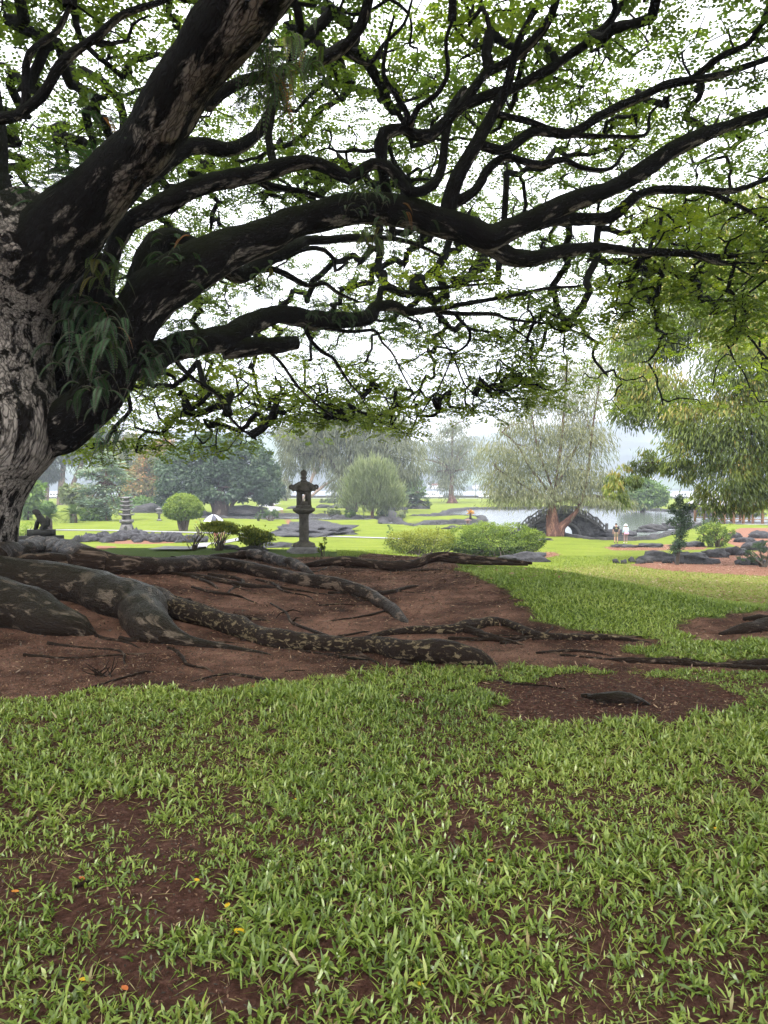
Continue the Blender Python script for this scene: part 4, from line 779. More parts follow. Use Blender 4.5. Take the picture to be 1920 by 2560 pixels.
def rocks(l, label, group, mt, seed=0):
    for k, (px, py, w_, h_) in enumerate(l):
        g = G(px, py); d = g[1]; o = rock_mesh(g + np.array([0, 0, S(h_, d)*0.25]), S(w_, d)/2, S(w_, d)/2*rng.uniform(0.6, 1.0), S(h_, d)*0.75, seed + k, 2, 0.42, 1.3, mt, rz=rng.random()*3)
        tag(o, label, 'rock', group)
g_ = np.random.default_rng(4)
L = []
for k in range(150):
    u = g_.random(); px = 185 + 325*u; L.append((px, 1357 - 17*math.sin(u*3.1)*g_.random() - 2*g_.random(), g_.uniform(12, 30), g_.uniform(7, 17)))
for big_, wd_ in ((True, 'large'), (False, 'small')):
    for a_, b_, lab in ((0, 260, 'at the left end of the rockery'), (260, 365, 'at the foot of the stone pagoda'), (365, 440, 'between the pagoda and the round clipped tree'), (440, 999, 'under the round clipped tree')):
        rocks([r for r in sorted(L, key=lambda r: r[1]) if a_ <= r[0] < b_ and (r[2] > 21) == big_], f'{wd_} grey lava boulder {lab}', f'{wd_} rockery boulders {lab}', M['lava'], 10 + a_)
rocks([(1540,1408,20,11),(1560,1409,22,12),(1580,1406,20,11),(1600,1409,24,10),(1622,1407,18,9),(1660,1408,16,9),(1675,1408,14,8)], 'small dark boulder in the row edging the red pine straw', 'small boulders edging the straw bed', M['lava_dark'], 80)
for px, py, w_, h_, lab in ((1645,1402,90,26,'broad dark boulder left of the spindly sapling'),(1735,1408,95,30,'large dark mossy boulder right of the spindly sapling'),(1700,1396,50,20,'dark boulder just behind the spindly sapling'),(1790,1393,60,20,'flat dark boulder behind the large mossy one'),(1840,1388,60,22,'grey boulder under the round green shrub'),(1890,1375,60,24,'grey boulder at the right edge below the pavilion'),(1860,1355,50,14,'flat grey boulder between the shrub and the pavilion'),(1905,1345,60,18,'pale boulder nearest the pavilion floor'),(1835,1345,40,14,'low boulder beside the round shrub top'),(1880,1412,70,20,'mossy dark boulder under the small pine at right edge'),
    (1560,1368,60,8,'low grey lava ledge behind the straw, left one'),(1630,1368,60,9,'low grey lava ledge behind the straw, middle one'),(1720,1366,80,12,'low grey lava ledge behind the straw, right one'),
    (1640,1325,70,12,'dark lava outcrop in the pond beside the two visitors'),(1690,1320,70,14,'domed lava outcrop at the tip of the pond bank'),(1610,1330,50,7,'flat lava shelf in the pond right of the bridge'),(1750,1281,60,14,'grey lava rocks on the far pond bank'),(1790,1290,50,14,'grey lava bank left of the pavilion'),
    (1315,1403,110,20,'flat grey stone slab at the end of the crest root'),(570,1372,60,9,'flat grey stone behind the root at the azalea'),(625,1377,70,12,'dark low stone left of the lantern base'),(680,1368,110,16,'grey lava mound left of the lantern'),(995,1368,40,8,'grey lava slab left of the azalea hedge'),
    (1140,1322,60,8,'dark lava patch beyond the hedge'),(1340,1350,70,5,'flat lava patch beside the big ironwood trunk')):
    g = G(px, py); d = g[1]; o = rock_mesh(g + np.array([0, 0, S(h_, d)*0.15]), S(w_, d)/2, S(w_, d)/2*0.7, S(h_, d)*0.75, int(px), 3, 0.34, 1.4, M['lava_dark'] if 'dark' in lab else M['lava']); tag(o, lab, 'rock')
g = G(785, 1330); o = rock_mesh(g, S(95, g[1]), 9.0, 0.9, 5, 4, 0.22, 2.6, M['lava']); tag(o, 'wide smooth grey lava flow rising from the lawn behind the lantern', 'rock')
for px, py, w_, h_, lab in ((370,1281,80,20,'long dark lava wall right of the pagoda'),(490,1284,50,16,'dark lava bank left of the banyan trunk'),(615,1282,100,20,'dark lava mound under the banyan crown at right'),(735,1272,34,7,'pair of low lava rocks left of the lantern finial'),(810,1270,40,9,'low dark lava mound right of the lantern firebox'),(845,1270,40,10,'low dark lava mound beside the trailing shrubs'),(985,1275,70,12,'lava bank under the clipped pine'),(1045,1272,60,10,'lava tongue reaching into the lawn right of the clipped pine')):
    g = G(px, py); d = g[1]; o = rock_mesh(g + np.array([0, 0, S(h_, d)*0.1]), S(w_, d)/2, S(w_, d)/3, S(h_, d)*0.85, int(px)+1, 3, 0.2, 1.6, M['lava_dark']); tag(o, lab, 'rock')
# stone edging along the pond banks
def edging(poly, label, name='pond_edging'):
    mb = MB(); p = np.concatenate([poly, poly[:1]]); q, _ = resample(np.concatenate([p, np.zeros((len(p), 1))], 1), np.zeros(len(p)), 0.9)
    n = len(q); nz = snoise(q, 0.9, 61, 3); nz2 = snoise(q, 1.7, 62, 2)
    t_ = np.gradient(q, axis=0); t_ /= np.linalg.norm(t_, axis=1)[:, None] + 1e-9; s = np.stack([t_[:, 1], -t_[:, 0], 0*t_[:, 0]], -1)
    prof = ((-0.8, -0.7), (-0.55, 0.30), (0.0, 0.52), (0.6, 0.50), (0.9, -0.6)); rows = [q + s*(o_ + 0.2*nz[:, None]) + np.array([0, 0, 1])*(ZP + z_ + 0.16*nz2)[:, None] for o_, z_ in prof]
    V = np.concatenate(rows); Q = [(a*n+j, a*n+j+1, (a+1)*n+j+1, (a+1)*n+j) for a in range(4) for j in range(n-1)]
    o = wpart(name, V, M['lava_dark'], None, Q, None, None, False, 'structure'); return o
edging(POND1, ''); edging(POND2, '')

# ---- generic plants
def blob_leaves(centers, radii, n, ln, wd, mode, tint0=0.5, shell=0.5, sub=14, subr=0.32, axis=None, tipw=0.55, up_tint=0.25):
    """leaves in ellipsoids; sub-clumps make the crown lumpy"""
    out = []
    vol = np.array([r[0]*r[2] for r in radii]); vol = vol/vol.sum()
    for c0, r0, f in zip(centers, radii, vol):
        k = max(20, int(n*f)); ns = max(4, int(sub*k/600)); dirs = runit(ns); rad = rng.uniform(shell, 1, ns)**0.6
        sc_ = c0 + dirs*rad[:, None]*r0; w_ = rng.integers(0, ns, k)
        p = sc_[w_] + rng.normal(size=(k, 3))*np.asarray(r0)*subr*0.55
        outw = (p - c0)/np.asarray(r0); outw /= np.linalg.norm(outw, axis=1)[:, None] + 1e-6
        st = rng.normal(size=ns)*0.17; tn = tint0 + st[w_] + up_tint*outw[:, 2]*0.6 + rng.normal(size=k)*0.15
        if mode == 'round': ax = outw*0.6 + runit(k) + np.array([0, 0, -0.2]); nr = outw + runit(k)*0.7 + np.array([0, 0, 0.5])
        elif mode == 'droop': ax = outw*np.array([0.5, 0.5, 0.15]) + np.array([0, 0, -1.0]) + runit(k)*0.4; nr = runit(k) + np.array([0, -0.5, 0.3])
        elif mode == 'up': ax = outw*np.array([0.5, 0.5, 0.3]) + np.array([0, 0, 1.0]) + runit(k)*0.35; nr = runit(k) + np.array([0, -0.5, 0.5])
        elif mode == 'feather': ax = outw*np.array([1, 1, 0.5]) + np.array([0, 0, -0.45]) + runit(k)*0.6; nr = runit(k) + np.array([0, -0.3, 0.6])
        elif mode == 'layer': ax = outw*np.array([1, 1, 0.1]) + runit(k)*0.7; ax[:, 2] *= 0.4; nr = np.array([0, 0, 1.0]) + runit(k)*0.5
        out.append((p, ax, nr, np.clip(tn, 0, 1)))
    p, ax, nr, tn = (np.concatenate(z) for z in zip(*out)); k = len(p)
    return leaves(p, ax, nr, ln*rng.uniform(0.6, 1.35, k), wd*rng.uniform(0.7, 1.3, k), tn, 0.15, tipw)
def blobs_px(d, l, depth=0.8):
    c, r = [], []
    for b in l:
        px, py, rx, ry = b[:4]; dd = d + (b[4] if len(b) > 4 else 0); c.append(P(px, py, dd)); r.append(np.array([S(rx, dd), S(max(rx, ry), dd)*depth, S(ry, dd)]))
    return c, r
def tree(name, label, base, trunks, blobs, n, ln, wd, mode, leafm, barkm, cat='tree', group=None, tint0=0.5, shell=0.5, sub=14, subr=0.32, limbs=True, depth=0.8, sides=9, up_tint=0.25, limb_r=None):
    """base (px,py) on the ground; trunks: lists of (px,py,w); blobs: (px,py,rx,ry[,dz])"""
    g = G(*base); d = g[1]; t_ = thing(name, label, cat, g, group)
    for l in trunks:
        a = np.array([r[:3] for r in l], float); dd = np.array([d + (r[3] if len(r) > 3 else 0) for r in l]); p = P(a[:, 0], a[:, 1], dd)
        if abs(l[0][1] - base[1]) < 12: p[0, 2] = min(p[0, 2], GZ(p[0, 0], p[0, 1]) - 0.1)
        p_, r_ = resample(p, a[:, 2]/2*dd/F, max(S(6, d), 0.06)); V, Q, T, u = tube(p_, r_, sides, 0.12, int(base[0]) % 40, nsc=1.5, lump=0.7); mb = MB(); mb.add(V, Q, T, tuv=u); mb.build('trunk', barkm, t_, True)
    c, r = blobs_px(d, blobs, depth)
    if limbs and trunks:
        mb = MB(); tops = [P(l[-1][0], l[-1][1], d + (l[-1][3] if len(l[-1]) > 3 else 0)) for l in trunks] + [P(l[len(l)//2][0], l[len(l)//2][1], d) for l in trunks]
        for c0, r0 in zip(c, r):
            j = min(range(len(tops)), key=lambda q: np.linalg.norm(tops[q] - c0)); a = tops[j]
            for e in range(3):
                end = c0 + runit(1)[0]*r0*(0.75 if e else 0.1); mid = (a*0.5 + end*0.5) + np.array([0, 0, 0.08*np.linalg.norm(end - a)]) + rng.normal(size=3)*0.05*np.linalg.norm(end - a)
                lr = limb_r or S(3.5, d); p_, r_ = resample(np.array([a, mid, end]), np.array([lr, lr*0.65, lr*0.25]), S(10, d)); V, Q, T, u = tube(p_, r_, 5, 0.0, 1, cap=False); mb.add(V, Q, None, tuv=u)
        mb.build('branches', barkm, t_, True, 'stuff')
    V, T, tn = blob_leaves(c, r, n, ln, wd, mode, tint0, shell, sub, subr, up_tint=up_tint); mb = MB(); mb.add(V, None, T, tint=tn); mb.build('crown', leafm, t_, False, 'stuff')
    return t_, g
# ---- background trees, far to near
tree('ironwood_tree', 'dark feathery ironwood grove tree behind the leaning pale trunks, leftmost', (60,1262), [[(62,1262,12),(60,1180,10),(70,1080,6)]], [(40,1160,55,50),(100,1120,60,60),(60,1060,70,50)], 6500, 1.2, 0.2, 'droop', M['ironwood_dark'], M['bark_far'], group='dark ironwoods at left', tint0=0.4)
tree('ironwood_tree', 'dark feathery ironwood with a pale pinkish upright trunk at left', (150,1262), [[(150,1266,16),(152,1215,14),(158,1150,11),(150,1080,8)]], [(150,1110,60,50),(210,1150,45,40),(110,1150,45,40),(190,1080,60,50)], 6500, 1.2, 0.2, 'droop', M['ironwood_dark'], M['bark_pale'], group='dark ironwoods at left', tint0=0.4)
tree('ironwood_tree', 'dark ironwood with a pale trunk leaning right at left', (172,1262), [[(170,1268,14),(178,1225,12),(195,1180,11),(215,1135,9)]], [(240,1110,55,45),(275,1150,40,40),(225,1070,50,45)], 5000, 1.2, 0.2, 'droop', M['ironwood_dark'], M['bark_pale'], group='dark ironwoods at left', tint0=0.35)
tree('ironwood_tree', 'short pale trunk ironwood nearest the plinth at left', (116,1262), [[(116,1264,12),(118,1230,10),(116,1190,9)]], [(100,1180,45,22),(70,1200,40,22)], 3500, 1.5, 0.22, 'droop', M['ironwood_dark'], M['bark_pale'], group='dark ironwoods at left', tint0=0.35)
tree('palm_tree', 'yellowish palm-like tree rising behind the blue conifer', (320,1262), [[(322,1264,8),(322,1180,7),(318,1120,6)]], [(330,1150,55,40),(310,1110,45,30),(340,1200,45,45)], 4500, 1.9, 0.30, 'droop', M['autumn'], M['bark_far'], tint0=0.22)
tree('flame_tree', 'orange tinged tree left of the banyan', (385,1268), [[(385,1270,9),(380,1220,8),(388,1170,6)]], [(385,1155,40,35),(400,1130,32,28),(360,1195,40,40),(350,1235,40,28),(410,1110,25,20)], 9000, 0.65, 0.36, 'round', M['autumn'], M['bark_far'], tint0=0.55)
tree('banyan_tree', 'broad dark green banyan tree with aerial roots at its trunk', (556,1283), [[(556,1286,46),(556,1268,36),(552,1250,34),(548,1225,26)],[(540,1285,14),(532,1262,12),(515,1235,9)],[(575,1284,14),(580,1262,11),(600,1240,8)]],
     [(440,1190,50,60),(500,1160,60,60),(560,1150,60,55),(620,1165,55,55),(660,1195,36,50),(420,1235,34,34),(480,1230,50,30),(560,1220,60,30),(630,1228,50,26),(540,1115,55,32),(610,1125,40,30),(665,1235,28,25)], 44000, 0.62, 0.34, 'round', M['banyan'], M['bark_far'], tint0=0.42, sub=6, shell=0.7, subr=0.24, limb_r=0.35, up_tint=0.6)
tree('leaning_tree', 'grey leaning trunk tree at the right rim of the banyan', (682,1266), [[(682,1268,11),(676,1245,8),(668,1222,6)]], [(672,1205,24,22),(690,1225,20,18),(680,1180,22,18)], 2200, 0.9, 0.45, 'round', M['banyan'], M['bark_pale'], tint0=0.5)
tree('slender_tree', 'pale hazy thin tree between the banyan and the lantern', (716,1252), [[(716,1252,4),(714,1230,3.5),(712,1205,3)]], [(712,1215,22,20),(724,1198,18,18),(702,1232,16,14)], 900, 1.3, 0.25, 'droop', M['ironwood'], M['bark_pale'], tint0=0.7)
tree('ironwood_tree', 'tall drooping ironwood with a dark trunk leaning left behind the lantern', (872,1280), [[(872,1282,15),(864,1225,14),(845,1180,12),(820,1145,10)],[(878,1280,12),(880,1200,10),(874,1120,8),(892,1060,6)],[(888,1280,10),(905,1190,8),(950,1150,6)]],
     [(760,1105,55,45),(735,1145,35,50),(800,1085,60,40),(860,1080,60,50),(920,1100,55,45),(980,1115,60,45),(1030,1150,36,50),(880,1140,60,50),(950,1160,50,40),(860,1200,40,60),(800,1140,40,40),(1010,1185,40,30),(850,1035,60,34),(780,1050,56,32),(920,1030,60,34),(985,1065,50,34),(720,1090,36,36)], 30000, 1.2, 0.12, 'droop', M['ironwood'], M['bark_far'], tint0=0.35, shell=0.35, subr=0.4, limb_r=0.25)
tree('ironwood_tree', 'ironwood with two pale curving stems just right of the lantern', (752,1256), [[(752,1256,9),(772,1222,8),(782,1192,7),(800,1162,5)],[(760,1245,7),(800,1222,7),(840,1195,6),(862,1182,4)],[(776,1205,6),(784,1180,5),(784,1160,4)]], [(800,1120,40,30),(770,1080,40,30),(840,1160,30,22)], 5000, 1.2, 0.14, 'droop', M['ironwood'], M['bark_pale'], tint0=0.5)
tree('ironwood_tree', 'slender ironwood with a flared reddish trunk beside the white pickup', (1130,1258), [[(1130,1260,34),(1130,1250,22),(1128,1235,13),(1130,1180,9),(1130,1120,6),(1132,1070,4)]],
     [(1130,1100,50,45),(1085,1135,45,40),(1175,1130,45,40),(1110,1165,45,30),(1160,1170,45,30),(1130,1210,36,34),(1100,1195,30,22),(1135,1060,40,28)], 11000, 1.1, 0.14, 'droop', M['ironwood'], M['bark_red'], tint0=0.4, shell=0.3, subr=0.42)
tree('green_round_tree', 'fresh green broadleaf tree with a forked trunk behind the pale juniper', (1003,1256), [[(1004,1258,7),(1004,1245,6),(990,1232,4)],[(1004,1248,5),(1018,1232,4)]], [(985,1220,30,22),(1015,1210,32,22),(1040,1222,22,18),(1000,1200,28,14)], 3500, 0.9, 0.5, 'round', M['lime'], M['bark_far'], tint0=0.5)
tree('clipped_pine', 'cloud-clipped pine of grey-green pads right of the juniper', (1028,1272), [[(1026,1272,8),(1024,1255,6),(1030,1238,4)],[(1036,1272,6),(1046,1252,4)]], [(1022,1240,22,7),(1044,1234,20,6),(1052,1250,20,7),(1026,1254,22,7),(1060,1262,14,8),(1036,1264,20,7)], 3200, 0.5, 0.2, 'layer', M['banyan'], M['bark_far'], tint0=0.75, shell=0.3)
tree('juniper_tree', 'pale feathery juniper with a reddish trunk right of the lantern', (930,1292), [[(930,1292,9),(931,1275,7),(930,1262,6)]], [(890,1235,36,40),(930,1225,46,58),(975,1235,34,44),(905,1200,30,40),(950,1195,30,40),(930,1180,22,32),(880,1255,26,18),(985,1258,26,16)], 14000, 0.9, 0.11, 'up', M['juniper'], M['bark_red'], tint0=0.5, shell=0.4, subr=0.4)
tree('blue_conifer', 'blue-green conifer with reddish inner branches behind the pagoda', (265,1302), [[(265,1303,12),(264,1270,10),(266,1200,7),(264,1145,4)]], [(262,1150,24,20),(285,1170,30,18),(240,1185,34,18),(280,1205,38,18),(232,1220,40,16),(285,1240,36,16),(240,1255,40,16),(290,1270,30,16),(230,1285,26,14)], 6500, 0.6, 0.22, 'layer', M['bluegreen'], M['bark_red'], tint0=0.45, shell=0.3, subr=0.4)
tree('shrub_tree', 'bushy green tree with a grey stem left of the blue conifer', (212,1300), [[(212,1301,8),(213,1275,7),(216,1262,5)]], [(205,1245,30,24),(180,1235,26,20),(225,1265,22,16)], 2600, 0.7, 0.35, 'round', M['juniper'], M['bark_far'], tint0=0.4)
tree('lemon_tree', 'yellow-green leafy tree at the left edge behind the trunk', (70,1300), [[(70,1300,6),(72,1270,4)]], [(85,1210,26,14),(72,1235,30,18),(60,1265,30,22)], 2200, 0.8, 0.4, 'round', M['lime'], M['bark_far'], tint0=0.8)
tree('round_tree', 'round green tree on the far bank left of the parked cars', (1607,1274), [[(1607,1275,16),(1606,1262,12),(1604,1250,8)]], [(1580,1238,30,26),(1610,1225,36,26),(1640,1238,26,24),(1605,1255,36,14),(1590,1210,28,16)], 12000, 0.6, 0.34, 'round', M['lime'], M['bark_far'], tint0=0.55, shell=0.6)
# the big ironwood by the bridge
tree('ironwood_tree', 'large airy ironwood with a fluted reddish trunk in front of the stone bridge', (1388,1340), [[(1386,1342,46),(1384,1322,36),(1382,1300,30),(1380,1270,22),(1378,1240,14)],[(1398,1338,26),(1404,1318,22),(1424,1298,15),(1450,1260,8),(1470,1180,7),(1480,1080,6),(1498,960,4),(1505,880,2)],[(1375,1340,20),(1374,1315,16),(1372,1285,14)],
     [(1385,1240,8),(1396,1160,8),(1405,1080,7),(1412,990,5),(1416,920,3)],[(1378,1235,7),(1330,1175,6),(1290,1110,5),(1255,1080,3)],[(1384,1230,7),(1430,1140,6),(1470,1060,4)],[(1375,1250,8),(1310,1215,6),(1240,1170,3)],[(1380,1255,8),(1460,1240,6),(1530,1245,4),(1570,1265,3)],[(1382,1225,6),(1345,1120,5),(1330,1040,3)]],
     [(1310,1150,70,40),(1250,1130,50,36),(1250,1195,50,34),(1300,1210,60,34),(1350,1238,60,28),(1290,1246,60,20),(1420,1225,60,36),(1480,1246,60,24),(1540,1254,50,20),(1470,1190,60,36),(1520,1210,44,28),(1400,1165,50,40),(1350,1090,50,40),(1420,1080,50,46),(1480,1110,50,50),(1470,1010,44,46),(1410,1000,36,36),(1340,1010,40,36),(1490,930,34,44),(1420,940,34,40),(1350,960,34,36),(1290,1060,44,36),(1240,1230,40,22)], 36000, 0.5, 0.06, 'droop', M['ironwood'], M['bark_red'], tint0=0.62, shell=0.15, subr=0.6, sub=22, limbs=True, depth=0.9, limb_r=0.045)
# bamboo at right
bam = [(1810,740,130,90,1),(1880,830,110,80,0),(1700,790,110,80,2),(1640,850,90,70,3),(1860,900,120,90,-1),(1600,960,70,70,2),(1570,1010,50,60,2),(1690,1000,110,80,1.5),(1760,1060,110,70,0),(1860,1070,110,110,-.5),(1740,1130,90,60,0.5),(1830,1190,90,60,0),(1890,1180,70,80,0),(1790,1240,60,44,1),(1880,1265,60,30,1),(1560,1190,46,26,3),(1540,1235,30,40,3),(1610,1150,50,34,3),(1960,950,100,260,0),(1700,1180,40,40,1),(1850,640,90,70,2),(1740,690,90,60,2),(1700,560,110,70,4),(1850,540,110,70,4),(1640,690,80,70,4),(1930,700,80,100,2),(1560,870,50,80,3)]
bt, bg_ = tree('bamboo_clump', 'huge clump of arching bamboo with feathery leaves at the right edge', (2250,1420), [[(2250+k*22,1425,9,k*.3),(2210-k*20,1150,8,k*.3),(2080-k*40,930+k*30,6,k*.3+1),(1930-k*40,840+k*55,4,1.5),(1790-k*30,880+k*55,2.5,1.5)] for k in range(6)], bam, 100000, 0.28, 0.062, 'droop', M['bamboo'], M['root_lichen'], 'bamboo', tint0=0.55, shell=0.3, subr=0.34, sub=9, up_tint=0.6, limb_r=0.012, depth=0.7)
# ---- shrubs
def shrub(name, label, base, blobs, n, ln, wd, leafm, stems=12, cat='shrub', group=None, tint0=0.5, mode='round', shell=0.75, spread=0.5, subr=0.22, sub=16, sw=2.2, depth=0.8, up_tint=0.5):
    g = G(*base); d = g[1]; t_ = thing(name, label, cat, g, group); c, r = blobs_px(d, blobs, depth); mb = MB()
    for k in range(stems):
        j = rng.integers(len(c)); e = c[j] + runit(1)[0]*r[j]*0.75; a = g + np.array([rng.normal()*S(6, d)*spread, rng.normal()*S(6, d)*spread, -0.03]); m_ = a*0.45 + e*0.55; m_[:2] = a[:2]*0.6 + e[:2]*0.4 
        V, Q, T, u = tube(*resample(np.array([a, m_ + rng.normal(size=3)*S(2, d), e]), np.array([S(sw, d), S(sw*0.7, d), S(sw*0.3, d)])/2*1.6, S(6, d)), 5, cap=False); mb.add(V, Q, None, tuv=u)
    if stems: mb.build('stems', M['stem'], t_, True, 'stuff')
    V, T, tn = blob_leaves(c, r, n, ln, wd, mode, tint0, shell, sub, subr, up_tint=up_tint); mb = MB(); mb.add(V, None, T, tint=tn); mb.build('foliage', leafm, t_, False, 'stuff'); return t_
shrub('topiary_tree', 'round clipped yellow-green tree on a slanting forked stem above the rockery', (457,1327), [(458,1268,42,31),(435,1275,26,22),(482,1272,26,24),(458,1255,34,20)], 20000, 0.16, 0.09, M['topiary'], 7, 'tree', None, 0.55, shell=0.92, subr=0.10, sub=30, sw=6, spread=0.9)
shrub('azalea_shrub', 'flat-topped azalea with bare fanning stems in front of the umbrella', (547,1376), [(522,1317,22,6),(545,1311,26,6),(568,1315,22,7),(584,1324,12,8),(550,1322,34,5)], 2600, 0.07, 0.036, M['azalea'], 46, tint0=0.7, shell=0.2, subr=0.5, sub=40, sw=1.1, spread=0.9)
shrub('azalea_shrub', 'loose open azalea left of the stone lantern', (636,1375), [(622,1328,18,10),(645,1335,26,14),(668,1342,16,10),(612,1345,16,10),(640,1352,30,10)], 2300, 0.07, 0.036, M['azalea'], 50, tint0=0.5, shell=0.2, subr=0.5, sub=40, sw=1.1, spread=1.6)
shrub('azalea_shrub', 'yellow-green mounded azalea left of the wide hedge', (1050,1388), [(1000,1352,34,22),(1050,1346,46,24),(1100,1352,34,26),(1050,1362,70,16)], 13000, 0.085, 0.045, M['azalea'], 60, tint0=0.6, shell=0.6, subr=0.3, sub=30, sw=1.3, spread=5, up_tint=0.8)
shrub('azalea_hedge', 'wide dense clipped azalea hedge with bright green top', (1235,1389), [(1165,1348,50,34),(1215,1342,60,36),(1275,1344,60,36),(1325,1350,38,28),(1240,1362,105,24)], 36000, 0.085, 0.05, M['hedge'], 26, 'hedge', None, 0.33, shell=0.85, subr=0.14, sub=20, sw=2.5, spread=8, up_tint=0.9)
shrub('green_shrub', 'rounded light green bush behind the lion statue', (66,1352), [(70,1325,28,20),(45,1330,26,20),(90,1335,16,14)], 3000, 0.09, 0.05, M['topiary'], 8, tint0=0.55)
shrub('round_shrub', 'round dark green shrub on the rocks under the bamboo', (1793,1368), [(1780,1330,26,22),(1810,1328,24,24),(1795,1345,34,18),(1760,1340,18,14)], 4200, 0.13, 0.06, M['hedge'], 10, tint0=0.45, sw=3)
shrub('dwarf_pine', 'dark dwarf pine with an arching stem at the right edge', (1908,1418), [(1888,1378,26,10),(1915,1366,28,10),(1865,1392,22,10),(1930,1390,26,14),(1880,1402,20,8)], 2200, 0.12, 0.02, M['banyan'], 8, tint0=0.3, mode='up', sw=4)
shrub('sapling', 'tall spindly dark-leaved sapling leaning right by the boulders', (1695,1412), [(1700,1250,8,12),(1690,1272,14,10),(1722,1268,18,8),(1708,1290,16,12),(1690,1305,16,10),(1716,1310,14,8),(1705,1330,14,12),(1700,1355,12,12),(1690,1375,12,10),(1735,1262,8,6)], 4200, 0.13, 0.055, M['banyan'], 3, 'sapling', None, 0.35, shell=0.2, subr=0.6, sw=3)
shrub('sapling', 'dark drooping sapling top left of the round shrub', (1775,1366), [(1765,1310,18,8),(1780,1300,10,8),(1750,1322,14,10)], 700, 0.16, 0.06, M['banyan'], 5, 'sapling', None, 0.3, shell=0.2, subr=0.45, sw=4)
shrub('sapling', 'short leafy sapling at the left end of the azalea', (976,1352), [(972,1312,7,8),(978,1325,8,8),(970,1334,7,7)], 380, 0.07, 0.03, M['banyan'], 4, 'sapling', None, 0.4, shell=0.2, sw=1.5)
shrub('sapling', 'tiny upright sapling behind the wide hedge', (1094,1345), [(1094,1318,5,8),(1095,1328,5,6)], 260, 0.08, 0.03, M['banyan'], 3, 'sapling', None, 0.5, shell=0.2, sw=1.5)
shrub('sapling', 'nearly bare brown sapling with few leaves left of the azalea', (481,1376), [(485,1345,18,6),(505,1335,16,6),(470,1355,10,4)], 110, 0.05, 0.02, M['autumn'], 10, 'sapling', None, 0.5, shell=0.1, sw=2.4)
shrub('sapling', 'nearly bare pale sapling beside the white umbrella', (500,1345), [(495,1308,14,6),(503,1298,10,6),(490,1318,10,5)], 110, 0.09, 0.03, M['autumn'], 7, 'sapling', None, 0.5, shell=0.1, sw=2)
shrub('small_plant', 'small leafy plant growing at the right of the lantern base', (807,1390), [(812,1352,3,8),(808,1364,6,8),(800,1374,6,6)], 220, 0.06, 0.025, M['azalea'], 5, 'plant', None, 0.3, shell=0.2, sw=1.2)
shrub('bonsai_pine', 'small spreading pine on the pond bank left of the lantern', (678,1302), [(675,1284,18,8),(665,1290,12,6),(688,1290,12,6)], 900, 0.35, 0.08, M['banyan'], 5, 'tree', None, 0.6, mode='up', sw=3)
shrub('bonsai_pine', 'tiny upright pine with pads left of the spreading bank pine', (647,1302), [(648,1290,6,4),(645,1297,9,3),(649,1283,4,4)], 380, 0.3, 0.08, M['banyan'], 4, 'tree', None, 0.6, mode='up', sw=2)
shrub('low_shrub', 'low grey-green trailing shrub on the pond bank right of the lantern', (825,1290), [(822,1281,10,8),(838,1279,12,9),(846,1283,8,7)], 1100, 0.35, 0.10, M['juniper'], 3, 'shrub', None, 0.3, mode='up')
shrub('low_shrub', 'small rounded green shrub below the pale juniper', (876,1292), [(876,1283,12,8)], 900, 0.3, 0.12, M['lime'], 3, 'shrub', None, 0.5)
shrub('low_shrub', 'dark low shrub right of the juniper trunk', (955,1290), [(955,1281,12,9),(968,1283,8,6)], 800, 0.35, 0.12, M['banyan'], 3, 'shrub', None, 0.4)
shrub('low_shrub', 'feathery shrub overhanging the edge of the grass peninsula', (1008,1294), [(1008,1280,11,8),(1002,1285,8,6)], 800, 0.4, 0.08, M['juniper'], 3, 'shrub', None, 0.4, mode='droop')
shrub('clipped_hedge', 'low clipped dark hedge on the far lawn right of the lantern', (828,1258), [(824,1253,12,5),(836,1253,10,5)], 700, 0.5, 0.25, M['banyan'], 0, 'hedge', None, 0.5)
shrub('small_bush', 'tiny pale bush by the far road right of the lantern', (808,1257), [(808,1251,6,5)], 260, 0.5, 0.25, M['juniper'], 2, 'shrub', None, 0.5)
for a, b, rx, lab in ((30,1255,45,'dark undergrowth bush below the leftmost ironwood'),(95,1275,36,'green undergrowth bush behind the statue'),(235,1292,28,'grey-green undergrowth bush beside the cycad'),(310,1262,24,'palm-leaved bush left of the lava wall'),(345,1262,40,'green bush at the foot of the flame tree'),(425,1268,24,'dark bush at the banyan edge')):
    shrub('leafy_bush', lab, (a, b+10), [(a, b, rx, 16), (a+rx*0.5, b-4, rx*0.6, 12)], 1600, 0.7, 0.35, M['banyan'] if 'dark' in lab else M['lime'], 3, 'bush', None, 0.4)
